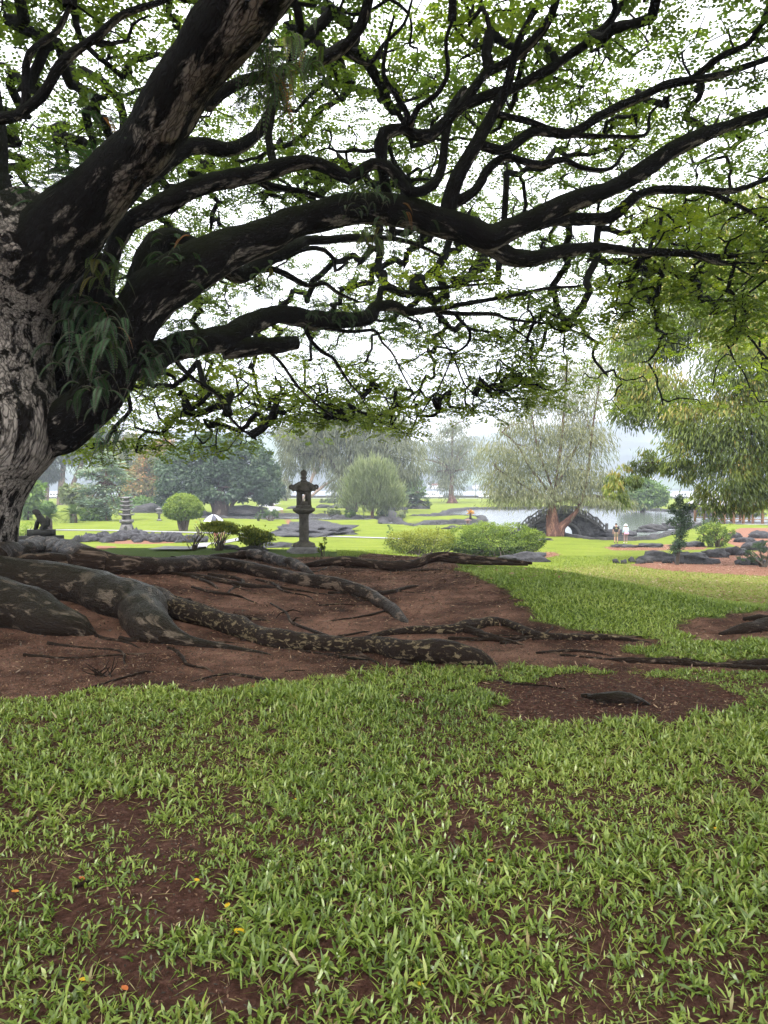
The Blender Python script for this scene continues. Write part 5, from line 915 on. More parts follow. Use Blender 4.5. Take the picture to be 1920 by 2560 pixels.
# cycads
def cycad(base, top, w_, nf, label, tint0):
    g = G(*base); d = g[1]; t_ = thing('cycad', label, 'cycad', g, 'cycads on the left lawn'); z0 = S(base[1]-top-w_*0.55, d)
    V, Q, T = lathe(g + np.array([0, 0, -0.1]), [(S(w_*0.16, d), 0), (S(w_*0.15, d), z0*0.6), (S(w_*0.11, d), z0+0.1)], 10); mb = MB(); mb.add(V, Q, T, tuv=V); mb.build('trunk', M['bark_far'], t_, True)
    mb = MB()
    for k in range(nf):
        az = k*2.4; el = R(rng.uniform(-35, 75)); l = S(w_*0.55, d)*rng.uniform(0.85, 1.1); s = np.linspace(0.05, 1, 13)[:, None]
        dv = np.array([math.cos(az)*math.cos(el), math.sin(az)*math.cos(el), math.sin(el)]); pt = g + np.array([0, 0, z0]) + dv*s*l + np.array([0, 0, -0.3*l])*s**2
        sd = np.cross(dv, [0, 0, 1.0]); sd /= np.linalg.norm(sd); q = np.repeat(pt, 2, 0); ax = sd*np.tile([1, -1], 13)[:, None] + dv*0.7 + np.array([0, 0, 0.25])
        V, T, tn = leaves(q, ax, np.tile(np.cross(sd, dv), (26, 1)), l*0.24, l*0.055, np.full(26, np.clip(tint0 + rng.normal()*0.2, 0, 1))); mb.add(V, None, T, tint=tn)
    mb.build('fronds', M['cycad'], t_, False, 'stuff')
cycad((184,1307), 1252, 60, 46, 'yellow-green cycad with a spiky rosette beside the blue conifer', 0.6)
cycad((122,1325), 1258, 58, 40, 'dark green cycad right behind the lion statue', 0.15)
cycad((858,1262), 1244, 14, 18, 'tiny yellow cycad on the far bank right of the lantern', 0.9)
# orange ti plant
g = G(1176, 1297); d = g[1]; t_ = thing('ti_plant', 'bright orange ti plant standing on the grass peninsula tip', 'plant', g); z0 = S(14, d)
V, Q, T, u = tube(np.array([g, g + np.array([0, 0, z0])]), np.array([S(3, d), S(2.4, d)]), 8); mb = MB(); mb.add(V, Q, T, tuv=u); mb.build('stem', M['bark_far'], t_)
a = rng.random(46)*6.28; el = rng.uniform(-0.4, 1.3, 46); ax = np.stack([np.cos(a)*np.cos(el), np.sin(a)*np.cos(el), np.sin(el)], -1)
V, T, tn = leaves(g + np.array([0, 0, z0]) + runit(46)*0.15, ax, runit(46) + np.array([0, 0, 1.]), S(11, d), S(3, d), rng.random(46)); mb = MB(); mb.add(V, None, T, tint=tn); mb.build('leaves', M['ti'], t_, False, 'stuff')

# ================================================================== STONE LANTERN
def hexa(c, r0, r1, h, n=6, rot=0.0): V, Q, T = lathe(c, [(r0, 0), (r1, h)], n, rot); return V, Q, T
g = G(762, 1381); g[2] += 0.0; d = g[1]; u1 = S(1, d)
slab = rock_mesh(g + np.array([S(-4, d), 0.1, 0.0]), S(42, d), 0.62, 0.16, 3, 3, 0.10, 1.3, M['stone_grey'], 'lantern_plinth'); tag(slab, 'rough flat stone slab carrying the stone lantern', 'stone slab')
g = g + np.array([S(-3, d), 0.1, 0.13]); lan = thing('stone_lantern', 'tall carved stone lantern with knobbed roof standing on the slab', 'stone lantern', g)
def px_prof(l): return [(r*u1, z*u1) for r, z in l]      # in photo pixels at the lantern
def lpart(name, prof, n, rot=0.0, parent=None, smooth=True, mt=None):
    V, Q, T = lathe(g, px_prof(prof), n, rot); mb = MB(); mb.add(V, Q, T); o = mb.build(name, mt or M['stone'], lan, smooth); return o
lpart('base', [(29,0),(29,3),(27,7),(22,10),(17,12),(15,14)], 24)
for k in range(12):
    a = k*math.pi/6; rock_mesh(g + np.array([math.cos(a)*22*u1, math.sin(a)*22*u1, 6*u1]), 6*u1, 5*u1, 5*u1, k, 1, 0.06, 1, M['stone'], 'petal', lan, a)
lpart('shaft', [(13.2,12),(12.4,16),(12.2,42),(12.6,43),(12.8,47),(12.6,51),(12.2,52),(12,78),(13,80),(13,84)], 24)
lpart('platform', [(14,82),(20,85),(26,89),(28,92),(28,97),(24,97.5),(22,99)], 6, R(12))
lpart('firebox_floor', [(20,99),(20,104),(18.5,104.5)], 6, R(12), smooth=False)
# firebox: six wall panels, two with square openings
rot0 = R(12); rf = 18.6*u1; zb, zt = 104*u1, 138*u1; mbs = []
for k in range(6):
    a0, a1 = rot0 + k*math.pi/3, rot0 + (k+1)*math.pi/3; A0 = np.array([math.cos(a0), math.sin(a0), 0])*rf; A1 = np.array([math.cos(a1), math.sin(a1), 0])*rf; inn = 0.80
    def pt(s, z, k_=1.0): return g + (A0 + (A1-A0)*s)*k_ + np.array([0, 0, zb + (zt-zb)*z])
    mb = MB(); lo, hi, z0, z1 = 0.20, 0.80, 0.30, 0.82
    opening = k in (0, 3, 4, 1)
    def slabq(s0, s1, za, zb_):
        V = np.array([pt(s0,za),pt(s1,za),pt(s1,zb_),pt(s0,zb_),pt(s0,za,inn),pt(s1,za,inn),pt(s1,zb_,inn),pt(s0,zb_,inn)]); mb.add(V, [(0,1,2,3),(7,6,5,4),(0,4,5,1),(3,2,6,7),(1,5,6,2),(0,3,7,4)])
    if opening and k in (4, 1):
        slabq(0, 1, 0, z0); slabq(0, 1, z1, 1); slabq(0, lo, z0, z1); slabq(hi, 1, z0, z1)
    else:
        slabq(0, 1, 0, 1)
    o = mb.build('wall_panel', M['stone'], lan)
lpart('ceiling', [(19.5,138),(20,141),(17,141.5)], 6, rot0, smooth=False)
# roof: six-sided dome with curled corner scrolls
n = 48; prof = [(31,140),(32,142),(31,147),(26,153),(20,158),(13,162),(7,164)]; a = np.linspace(0, 2*math.pi, n, endpoint=False) + rot0; hexr = np.cos(math.pi/6)/np.cos((a - rot0) % (math.pi/3) - math.pi/6); lift = np.clip((hexr - 0.9)/0.1, 0, 1)
V = np.concatenate([np.stack([r*u1*hexr*np.cos(a), r*u1*hexr*np.sin(a), z*u1 + lift*u1*(3.0 if r > 24 else 1.5)], -1) for r, z in prof] + [np.array([[0, 0, 140*u1], [0, 0, 164*u1]])]) + g
Q = [(i_*n+k, i_*n+(k+1) % n, (i_+1)*n+(k+1) % n, (i_+1)*n+k) for i_ in range(len(prof)-1) for k in range(n)]; m0 = len(prof)*n
T = [(m0, (k+1) % n, k) for k in range(n)] + [(m0+1, (len(prof)-1)*n+k, (len(prof)-1)*n+(k+1) % n) for k in range(n)]
mb = MB(); mb.add(V, Q, T); roof = mb.build('roof', M['stone'], lan, True)
for k in range(6):
    a0 = rot0 + k*math.pi/3; dv = np.array([math.cos(a0), math.sin(a0), 0]); s = np.linspace(0, 1, 9)
    pt = [g + dv*(20+12*x)*u1 + np.array([0, 0, (156-9*x)*u1]) for x in np.linspace(0, 1, 4)]
    for th_ in np.linspace(R(-60), R(200), 8): pt.append(g + dv*(31 + 4.5*math.cos(th_))*u1 + np.array([0, 0, (150 + 4.5*math.sin(th_))*u1]))
    V, Q, T, u = tube(np.array(pt), np.linspace(2.0, 3.6, len(pt))*u1, 8); mb = MB(); mb.add(V, Q, T); mb.build('roof_scroll', M['stone'], lan, True)
lpart('finial', [(7,162),(8.5,165),(7.5,168),(5.5,169),(6.5,171),(8,173),(8,175),(6,177),(5,178),(7,180),(8,184),(7.6,188),(5.5,191),(2,193),(0.4,195)], 20)

# ================================================================== PAGODA
g = G(317, 1335); d = g[1]; u1 = S(1, d); g[2] += 0.05; pg = thing('stone_pagoda', 'grey five-roofed stone pagoda on a tapered arched base in the rockery', 'stone pagoda', g)
V, Q = box(g, 36*u1, 36*u1, 27*u1, R(8), 0.58); mb = MB(); mb.add(V, Q); bs_ = mb.build('base', M['stone_grey'], pg)
for k in range(4):
    a = R(8) + k*math.pi/2; dv = np.array([math.sin(a), -math.cos(a), 0]); sv = np.array([math.cos(a), math.sin(a), 0]); pts = []
    for x, z in [(-4,5),(4,5),(4,14),(3,18),(0,20),(-3,18),(-4,14)]:
        rr0 = 18 - 18*0.42*z/27 + 0.25; pts.append(g + dv*rr0*u1 + sv*x*u1 + np.array([0, 0, z*u1]))
    V = np.array(pts + [p - dv*2*u1 for p in pts]); mb = MB(); mb.add(V, [(0,1,2,6),(2,3,5,6)], [(3,4,5)]); mb.build('arch_shade_panel', M['stone_dark'], pg)  # flat dark panel on the solid base, painting the shade inside the arch
V, Q = box(g + np.array([0, 0, 27*u1]), 29*u1, 29*u1, 8*u1, R(8)); mb = MB(); mb.add(V, Q); mb.build('platform', M['stone_grey'], pg)
z = 35
for k, (rw, bw, hh) in enumerate(((18,9,10),(16,8,7),(15,7,5.5),(14,6.5,5),(14,6,4.5))):
    if k == 0:
        for sx in (-1, 1):
            for sy in (-1, 1): V, Q = box(g + np.array([sx*7*u1, sy*7*u1, z*u1]), 4*u1, 4*u1, hh*u1); mb = MB(); mb.add(V, Q); mb.build('post', M['stone_grey'], pg)
        V, Q = box(g + np.array([0, 0, z*u1]), 10*u1, 10*u1, hh*u1)
    else: V, Q = box(g + np.array([0, 0, z*u1]), bw*2*u1, bw*2*u1, hh*u1, R(8))
    mb = MB(); mb.add(V, Q); mb.build('body', M['stone_grey'], pg); z += hh
    n = 32; a = np.linspace(0, 2*math.pi, n, endpoint=False) + R(8); sq = 1/np.maximum(np.abs(np.cos(a - R(8) )), np.abs(np.sin(a - R(8)))); up = (sq - 1)*6
    prof = [(bw*0.9, -0.5), (rw, 0.5), (rw+0.3, 2.5), (bw+2, 4.2), (bw*0.7, 5.2)]
    V = np.concatenate([np.stack([r*u1*sq**(1.0)*np.cos(a)*0.92, r*u1*sq*np.sin(a)*0.92, (z + zz + (up if r > rw-1 else 0*up))*u1], -1) for r, zz in prof] + [np.array([[0, 0, (z-0.5)*u1], [0, 0, (z+5.2)*u1]])]) + g
    Q = [(i_*n+q, i_*n+(q+1) % n, (i_+1)*n+(q+1) % n, (i_+1)*n+q) for i_ in range(4) for q in range(n)]; T = [(5*n, (q+1) % n, q) for q in range(n)] + [(5*n+1, 4*n+q, 4*n+(q+1) % n) for q in range(n)]
    mb = MB(); mb.add(V, Q, T); mb.build('roof', M['stone_grey'], pg); z += 5
# small lanterns
def small_lantern(base, h, label, mt):
    g = G(*base); d = g[1]; u = S(h/40.0, d); t_ = thing('small_lantern', label, 'stone lantern', g)
    for nm_, prof, n in (('base', [(7,0),(7,3),(4,5)], 8), ('shaft', [(3.5,4),(3,18),(3.6,19)], 10), ('platform', [(4,18),(8,20),(8,22.5),(5,23)], 6), ('firebox', [(5,23),(5,30)], 6), ('roof', [(5,29.5),(10,30.5),(9.5,32),(3,35)], 6), ('finial', [(2,34.5),(2.6,37),(0.3,40)], 8)):
        V, Q, T = lathe(g, [(r*u, z*u) for r, z in prof], n); mb = MB(); mb.add(V, Q, T); mb.build(nm_, mt, t_)
small_lantern((398,1302), 37, 'slim pale stone lantern on the lawn right of the pagoda', M['stone_grey'])
g = plane_hit(np.array(1170.), np.array(1313.), ZP); d = g[1]; u = S(0.42, d); t_ = thing('squat_lantern', 'squat reddish stone lantern at the water beyond the hedge', 'stone lantern', g)
for nm_, prof, n in (('legs', [(10,-3),(11,8),(8,12)], 4), ('platform', [(12,12),(14,15),(12,17)], 6), ('firebox', [(9,17),(9,26)], 6), ('roof', [(9,26),(22,28),(20,31),(5,36)], 6), ('finial', [(3,35),(3.5,38),(0.4,42)], 8)):
    V, Q, T = lathe(g, [(r*u, z*u) for r, z in prof], n); mb = MB(); mb.add(V, Q, T); mb.build(nm_, M['stone_red'], t_)

# ================================================================== LION STATUE
gd = 19.0; gb = P(104, 1362, gd); u = S(1, gd); lion = thing('lion_statue', 'dark seated stone lion statue in profile on the stepped plinth', 'statue', gb + np.array([0, 0, 38*u]))
pl = thing('plinth', 'dark two-step square plinth under the lion statue', 'plinth', gb)
for nm_, w_, z0, h_ in (('lower_step', 88, -20, 43), ('upper_step', 56, 23, 15.2)):
    V, Q = box(gb + np.array([0, 0, z0*u]), w_*u, 56*u*w_/88, h_*u, R(-12)); mb = MB(); mb.add(V, Q); mb.build(nm_, M['stone_dark'], pl)
def skin_body(name, verts, edges, rad, mt, parent, root=0, sub=2):
    me = bpy.data.meshes.new(name); me.from_pydata([tuple(np.asarray(v, float)) for v in verts], edges, []); o = link(name, me, mt, parent)
    o.modifiers.new('skin', 'SKIN')
    if not me.skin_vertices: 
        return o
    for i_, r in enumerate(rad):
        sv = me.skin_vertices[0].data[i_]; sv.radius = (r, r) if np.isscalar(r) else r
    me.skin_vertices[0].data[root].use_root = True
    s = o.modifiers.new('sub', 'SUBSURF'); s.levels = sub; s.render_levels = sub; o.modifiers['skin'].use_smooth_shade = True
    return o
# lion (local frame: x right in picture, z up; faces left)
lv = [(8,0,6),(9,0,14),(2,0,24),(-6,0,32),(-10,0,40),(-15,0,42),(-20,0,40),  # rump, back, shoulder, neck, head, muzzle
      (-9,-4,18),(-12,-4,3),(-16,-4,1.5), (-9,4,18),(-12,4,3),(-16,4,1.5), (6,-7,7),(-2,-7,2),(6,7,7),(-2,7,2), (16,0,12),(17,0,22),(13,0,29), (-9,0,47)]
le = [(0,1),(1,2),(2,3),(3,4),(4,5),(5,6),(2,7),(7,8),(8,9),(2,10),(10,11),(11,12),(0,13),(13,14),(0,15),(15,16),(0,17),(17,18),(18,19),(4,20)]
lr = [8,9,8,7.5,8,6,4.5, 4,3.2,3, 4,3.2,3, 5.5,3.5,5.5,3.5, 4.5,5,3, 3]
lu = u*1.08; skin_body('body', [(v[0]*lu, v[1]*lu, v[2]*lu) for v in lv], le, [r*lu*1.05 for r in lr], M['stone_dark'], lion, 2)
for sgn in (-1, 1):
    o = rock_mesh(np.array([0, 0, 0.0]), 2.2*u, 1.2*u, 3*u, 3 + sgn, 1, 0.08, 1, M['stone_dark'], 'ear'); o.parent = lion; o.location = (-7*u, sgn*5*u, 43*u)
for k in range(7):
    o = rock_mesh(np.array([0, 0, 0.0]), 3.2*u, 3.2*u, 3.2*u, k, 1, 0.1, 1, M['stone_dark'], 'mane_curl'); o.parent = lion; a = k*0.9; o.location = ((-3 - 2*math.cos(a))*u, 6*math.sin(a)*u, (30 + k*1.8)*u)

# ================================================================== BRIDGE
BD = 78.0; bl_ = P(1302, 1330, BD); br_ = P(1508, 1330, BD); Wb = br_[0] - bl_[0]; bc = np.array([(bl_[0]+br_[0])/2, BD, ZP])
bridge = thing('stone_bridge', 'dark stone arched footbridge with open railings over the pond', 'bridge', bc)
M['bridge'] = lava('dark rubble stone', (0.02, 0.02, 0.021), (0.10, 0.098, 0.10), 2.2); M['rail'] = plain('grey stone rail', (0.095, 0.092, 0.09), 0.8, 0.2, 3)
def deck(x): return 0.35 + 2.1*np.cos(np.clip(x/(Wb/2), -1, 1)*math.pi/2)**0.9          # height of the deck above the water
ra = Wb*0.165; xs = np.linspace(-Wb/2, Wb/2, 61)
for sgn, nm_ in ((-1, 'front_wall'), (1, 'back_wall')):
    bot = np.where(np.abs(xs) < ra, np.sqrt(np.maximum(ra**2 - xs**2, 0))*0.92, -0.6); top = deck(xs); y0 = sgn*1.1
    V = np.concatenate([np.stack([xs, np.full(61, y0), bot], -1), np.stack([xs, np.full(61, y0), top], -1), np.stack([xs, np.full(61, y0 - sgn*0.35), bot], -1), np.stack([xs, np.full(61, y0 - sgn*0.35), top], -1)]) + bc
    Q = []
    for j in range(60): Q += [(j, j+1, 61+j+1, 61+j), (122+j+1, 122+j, 183+j, 183+j+1), (61+j, 61+j+1, 183+j+1, 183+j), (j+1, j, 122+j, 122+j+1)]
    wpart(nm_, V, M['bridge'], bridge, Q)
V = np.concatenate([np.stack([xs, np.full(61, s*1.3), deck(xs) + dz], -1) for s, dz in ((-1, 0.0), (1, 0.0), (1, 0.16), (-1, 0.16))]) + bc
Q = [(a*61+j, a*61+j+1, b*61+j+1, b*61+j) for a, b in ((0, 1), (1, 2), (2, 3), (3, 0)) for j in range(60)]; wpart('deck', V, M['rail'], bridge, Q)
th_ = np.linspace(0, math.pi, 25); 
for s in (-1, 1):
    V = np.concatenate([np.stack([r*np.cos(th_), np.full(25, s*1.1 + s*e), r*0.92*np.sin(th_)], -1) for r, e in ((ra, 0.06), (ra+0.32, 0.06), (ra+0.32, -0.1), (ra, -0.1))]) + bc
    wpart('arch_ring', V, M['rail'], bridge, [(a*25+j, a*25+j+1, b*25+j+1, b*25+j) for a, b in ((0, 1), (1, 2), (2, 3), (3, 0)) for j in range(24)])
V = np.concatenate([np.stack([ra*np.cos(th_), np.full(25, y_), ra*0.92*np.sin(th_)], -1) for y_ in (-1.0, 1.0)]) + bc; wpart('vault', V, M['bridge'], bridge, [(j+1, j, 25+j, 25+j+1) for j in range(24)])
npst = 9; px_ = np.linspace(-Wb/2, Wb/2, npst)
for s in (-1, 1):
    for j, x in enumerate(px_):
        V, Q = box(bc + np.array([x, s*1.15, deck(x) + (-0.25 if 0 < j < npst-1 else -0.8)]), 0.26, 0.26, 1.15 if 0 < j < npst-1 else 1.9); wpart('post', V, M['rail'], bridge, Q)
        if j:
            x0 = px_[j-1]
            for dz, hh in ((0.18, 0.20), (0.66, 0.18)):
                V = np.array([(x0+.13, s*1.15-.07, deck(x0)+dz), (x-.13, s*1.15-.07, deck(x)+dz), (x-.13, s*1.15+.07, deck(x)+dz), (x0+.13, s*1.15+.07, deck(x0)+dz)]); V = np.concatenate([V, V + np.array([0, 0, hh])]) + bc
                wpart('rail', V, M['rail'], bridge, [(3,2,1,0),(4,5,6,7),(0,1,5,4),(1,2,6,5),(2,3,7,6),(3,0,4,7)])
            for f in (0.3, 0.7):
                xm = x0 + (x-x0)*f; V, Q = box(bc + np.array([xm, s*1.15, deck(xm) + 0.3]), 0.12, 0.12, 0.4); wpart('baluster', V, M['rail'], bridge, Q)
# rubble stones proud of the front wall
for j in range(74):
    x = rng.uniform(-Wb/2 + 0.3, Wb/2 - 0.3); hi = deck(np.array(x)) - 0.25; lo_ = math.sqrt(max(ra**2 - x*x, 0))*0.92 + 0.5 if abs(x) < ra + 0.4 else 0.1
    if hi - lo_ < 0.25: continue
    z = rng.uniform(lo_, hi); rock_mesh(bc + np.array([x, -1.1, z]), rng.uniform(.16, .34), .07, rng.uniform(.12, .22), j, 1, 0.22, 1, M['bridge'], 'stone', bridge)
g = G(1516, 1332); o = rock_mesh(np.array([bc[0] + Wb/2 + 1.2, BD, ZP + 0.25]), 2.4, 2.0, 0.5, 9, 3, 0.12, 1.5, M['lava']); tag(o, 'lava abutment at the right foot of the bridge', 'rock')
o = rock_mesh(np.array([bc[0] - Wb/2 - 1.2, BD, ZP + 0.25]), 2.0, 2.0, 0.5, 8, 3, 0.12, 1.5, M['lava']); tag(o, 'lava abutment at the left foot of the bridge', 'rock')

# ================================================================== PAVILION
g = plane_hit(np.array(1850.), np.array(1318.), ZP); d = g[1]; pv_ = thing('pavilion', 'open pavilion with wooden posts and pale shingled roof at the water, right edge', 'pavilion', g); u = S(1, d)
M['wood'] = plain('warm wood post', (0.30, 0.15, 0.07), 0.6, 0.3, 3); M['roofp'] = plain('pale grey shingle', (0.36, 0.36, 0.38), 0.7, 0.15, 2); M['concrete'] = plain('grey floor', (0.25, 0.24, 0.24), 0.8)
V, Q = box(g + np.array([25*u, 3, -0.3]), 190*u, 7.5, 0.75); wpart('floor', V, M['concrete'], pv_, Q)
for yy in (0.0, 6.0):
    for k in range(7):
        V, Q = box(g + np.array([(-64 + 24*k)*u, yy, 0.45]), 5*u, 5*u, 44*u); wpart('post', V, M['wood'], pv_, Q)
    V, Q = box(g + np.array([8*u, yy, 0.45 + 44*u]), 176*u, 0.22, 0.22); wpart('beam', V, M['wood'], pv_, Q)
zr = 0.45 + 44*u + 0.22; x0, x1 = -82*u, 140*u
V = np.array([(x0, -1.2, zr), (x1, -1.2, zr), (x1, 7.2, zr), (x0, 7.2, zr), (x0 + 1.8, 3, zr + 1.25), (x1, 3, zr + 1.25)]) + g; V = np.concatenate([V, V[:4] - np.array([0, 0, 0.18])])
wpart('roof', V, M['roofp'], pv_, [(0,1,5,4),(2,3,4,5),(7,6,1,0),(9,8,3,2),(6,7,8,9)][:2] + [(6,7,1,0),(8,9,3,2),(9,8,7,6)], [(3,0,4),(1,2,5)])
for sgn in (0, 1):
    V, Q = box(g + np.array([8*u, 0.0 if sgn else 6.0, 0.95]), 150*u, 0.08, 0.10); wpart('handrail', V, M['wood'], pv_, Q)

# ================================================================== VEHICLES
M['carwhite'] = plain('white car paint', (0.75, 0.76, 0.78), 0.25, 0.03, 1, spec=0.6); M['carsilver'] = plain('silver car paint', (0.42, 0.44, 0.47), 0.25, 0.03, 1, spec=0.6); M['cardark'] = plain('dark blue car paint', (0.05, 0.06, 0.10), 0.25, 0.05, 1); M['carred'] = plain('dark red car paint', (0.25, 0.05, 0.06), 0.3, 0.05, 1)
M['glass'] = plain('dark car glass', (0.03, 0.035, 0.04), 0.08, 0.05, 1, spec=0.8); M['tyre'] = plain('black tyre', (0.02, 0.02, 0.02), 0.8); M['rim'] = plain('alloy rim', (0.45, 0.45, 0.46), 0.35, metal=0.8); M['lamp'] = plain('headlight glass', (0.7, 0.7, 0.72), 0.15); M['tail'] = plain('red tail light', (0.4, 0.03, 0.02), 0.2)
PROF = dict(pickup=([(-2.75,.45),(-2.75,1.05),(-0.55,1.10),(-0.45,1.75),(-.1,1.86),(0.75,1.84),(1.45,1.15),(2.55,1.02),(2.75,.85),(2.75,.45)], [(-0.40,1.16,1.66),(0.30,1.16,1.70)], 0.9),
            suv=([(-2.3,.45),(-2.35,1.05),(-2.15,1.65),(-1.7,1.78),(0.4,1.74),(1.05,1.12),(2.1,1.0),(2.3,.8),(2.3,.45)], [(-1.95,1.1,1.6),(-1.0,1.1,1.63),(-.05,1.1,1.62)], 0.9),
            sedan=([(-2.3,.40),(-2.35,.95),(-1.7,1.0),(-1.05,1.42),(0.25,1.42),(1.0,.98),(2.1,.85),(2.3,.65),(2.3,.40)], [(-.95,1.0,1.33),(-.15,1.0,1.34)], 0.85))
def car(kind, x, y, z, flip, paint, label):
    prof, wins, hw = PROF[kind]; t_ = thing('parked_' + kind, label, 'car' if kind != 'pickup' else 'pickup', (x, y, z), 'vehicles parked on the far road', 0.0 if not flip else math.pi)
    n = len(prof); p = np.array(prof)
    V = []
    for yy, k in ((-hw, 0), (hw, 0)): V.append(np.stack([p[:, 0], np.full(n, yy) - np.sign(yy)*np.clip((p[:, 1]-1.05)*0.22, 0, 1), p[:, 1]], -1))
    bm = bmesh.new(); a = [bm.verts.new(v) for v in V[0]]; b = [bm.verts.new(v) for v in V[1]]; bm.faces.new(a); bm.faces.new(b[::-1])
    for j in range(n): bm.faces.new((a[j], b[j], b[(j+1) % n], a[(j+1) % n]))
    bmesh.ops.recalc_face_normals(bm, faces=bm.faces[:]); bmesh.ops.bevel(bm, geom=bm.edges[:], offset=0.05, segments=2, affect='EDGES', clamp_overlap=True); me = bpy.data.meshes.new('body'); bm.to_mesh(me); bm.free(); link('body', me, paint, t_)
    for sgn in (-1, 1):
        for j, (wx, z0, z1) in enumerate(wins):
            x1_ = wx + 0.62; yy = lambda zz: sgn*(hw - np.clip((zz-1.05)*0.22, 0, 1) + 0.012); sl = 0.25 if j == len(wins)-1 else 0.0
            V = np.array([(wx, yy(z0), z0), (x1_ + sl, yy(z0), z0), (x1_, yy(z1), z1), (wx + 0.03, yy(z1), z1)]); V = np.concatenate([V, V - np.array([0, sgn*0.03, 0])])
            link('window', make_mesh('window', V, [(0,1,2,3),(7,6,5,4),(0,4,5,1),(1,5,6,2),(2,6,7,3),(3,7,4,0)]), M['glass'], t_)
        for wx in (p[:, 0].min()*0.62, p[:, 0].max()*0.62):
            a = np.linspace(0, 2*math.pi, 16, endpoint=False)
            tw = MB(); ring = lambda r, yy: np.stack([wx + r*np.cos(a), np.full(16, yy), 0.36 + r*np.sin(a)], -1)
            tw.add(np.concatenate([ring(0.36, sgn*(hw-.2)), ring(0.36, sgn*(hw+.02)), ring(0.2, sgn*(hw+.02))]), [(r*16+k, r*16+(k+1) % 16, (r+1)*16+(k+1) % 16, (r+1)*16+k) for r in (0, 1) for k in range(16)]); V = np.concatenate(tw.V)
            wo_ = link('wheel', make_mesh('wheel', V, np.concatenate(tw.Q)), M['tyre'], t_)
            V = np.concatenate([ring(0.2, sgn*(hw+.01)), [[wx, sgn*(hw+.03), 0.36]]]); link('rim', make_mesh('rim', V, None, [(16, k, (k+1) % 16) for k in range(16)]), M['rim'], wo_)
    for sgn in (-1, 1):
        V, Q = box((p[:, 0].max() - 0.06, sgn*0.6, 0.68), 0.12, 0.34, 0.16); link('headlight', make_mesh('headlight', V, Q), M['lamp'], t_)
        V, Q = box((p[:, 0].min() + 0.02, sgn*0.7, 0.75), 0.12, 0.2, 0.25); link('tail_light', make_mesh('tail_light', V, Q), M['tail'], t_)
def carx(px, yy): return (px - CX)/F*yy
RZ = GZ(0, 246.5) + 0.06
for kind, px, yy, fl, pn, lab in (('pickup',1086,246,True,'carwhite','white crew-cab pickup parked left of the reddish ironwood trunk'),('suv',1214,246,True,'carwhite','white vehicle parked behind the hanging ironwood foliage'),('sedan',1066,251,True,'carsilver','silver car half hidden behind the white pickup'),
    ('sedan',1667,246,True,'carwhite','white sedan right of the round green tree'),('suv',1698,246,True,'carsilver','silver car in the row right of the round tree'),('sedan',1735,246,True,'carwhite','white sedan above the tip of the spindly sapling'),('suv',1775,246,False,'carwhite','white car at the right end of the parked row'),('sedan',1640,251,True,'carwhite','white car half hidden by the round green tree'),
    ('suv',600,246,False,'cardark','dark blue car seen under the banyan crown'),('suv',704,246,True,'carred','dark red car at the left of the lantern roof'),('sedan',655,246,False,'carwhite','white car under the right rim of the banyan'),('suv',330,246,False,'carwhite','white SUV behind the top of the stone pagoda'),('suv',133,246,True,'carwhite','white car between the pale trunks at left'),('sedan',122,251,True,'carsilver','silver car behind the pale trunks at left')):
    car(kind, carx(px, yy), yy, RZ, fl, M[pn], lab)

# ================================================================== LAMP POSTS, FAR BUILDINGS
for px, lab in ((1054, 'street lamp right of the clipped pine by the far road'), (1189, 'street lamp beside the hanging ironwood foliage by the far road'), (725, 'street lamp left of the lantern by the far road')):
    x = carx(px, 255); z = GZ(x, 255); t_ = thing('street_lamp', lab, 'street lamp', (x, 255, z), 'street lamps on the far road')
    V, Q, T, u = tube(np.array([(x, 255, z), (x, 255, z+5.6)]), np.array([.10, .07]), 8); mb = MB(); mb.add(V, Q, T); mb.build('post', M['stone_dark'], t_)
    V, Q = box((x + 0.2, 255, z+5.6), 0.9, 0.3, 0.2); mb = MB(); mb.add(V, Q); mb.build('lamp_head', M['stone_dark'], t_)
M['wallw'] = plain('white wall', (0.72, 0.71, 0.70), 0.8, 0.05); M['roofr'] = plain('red roof', (0.42, 0.13, 0.10), 0.7); M['roofg'] = plain('grey roof', (0.22, 0.22, 0.24), 0.7); M['win'] = plain('dark window', (0.04, 0.045, 0.05), 0.15)
def house(px, py, w_, h_, roof, label, yy=880, dep=14):
    c = P(px, py, yy); zz = c[2]; W_ = S(w_, yy); H_ = S(h_, yy); t_ = thing('building', label, 'building', (c[0], yy, zz - 3), 'buildings on the far shore')
    V, Q = box((c[0], yy, zz - 3), W_, dep, H_ + 3); wpart('wall', V, M['wallw'], t_, Q)
    V = np.array([(-W_/2-.6, -dep/2-.6, 0), (W_/2+.6, -dep/2-.6, 0), (W_/2+.6, dep/2+.6, 0), (-W_/2-.6, dep/2+.6, 0), (-W_/2+2, 0, H_*0.45), (W_/2-2, 0, H_*0.45)]) + np.array([c[0], yy, zz + H_ + 0.02])
    wpart('roof', V, roof, t_, [(0,1,5,4),(2,3,4,5),(3,2,1,0)], [(3,0,4),(1,2,5)])
    for k in range(max(2, int(W_/6))):
        V, Q = box((c[0] - W_/2 + (k+.5)*W_/max(2, int(W_/6)), yy - dep/2 - 0.05, zz + H_*0.3), 1.8, 0.16, H_*0.35); wpart('window', V, M['win'], t_, Q)
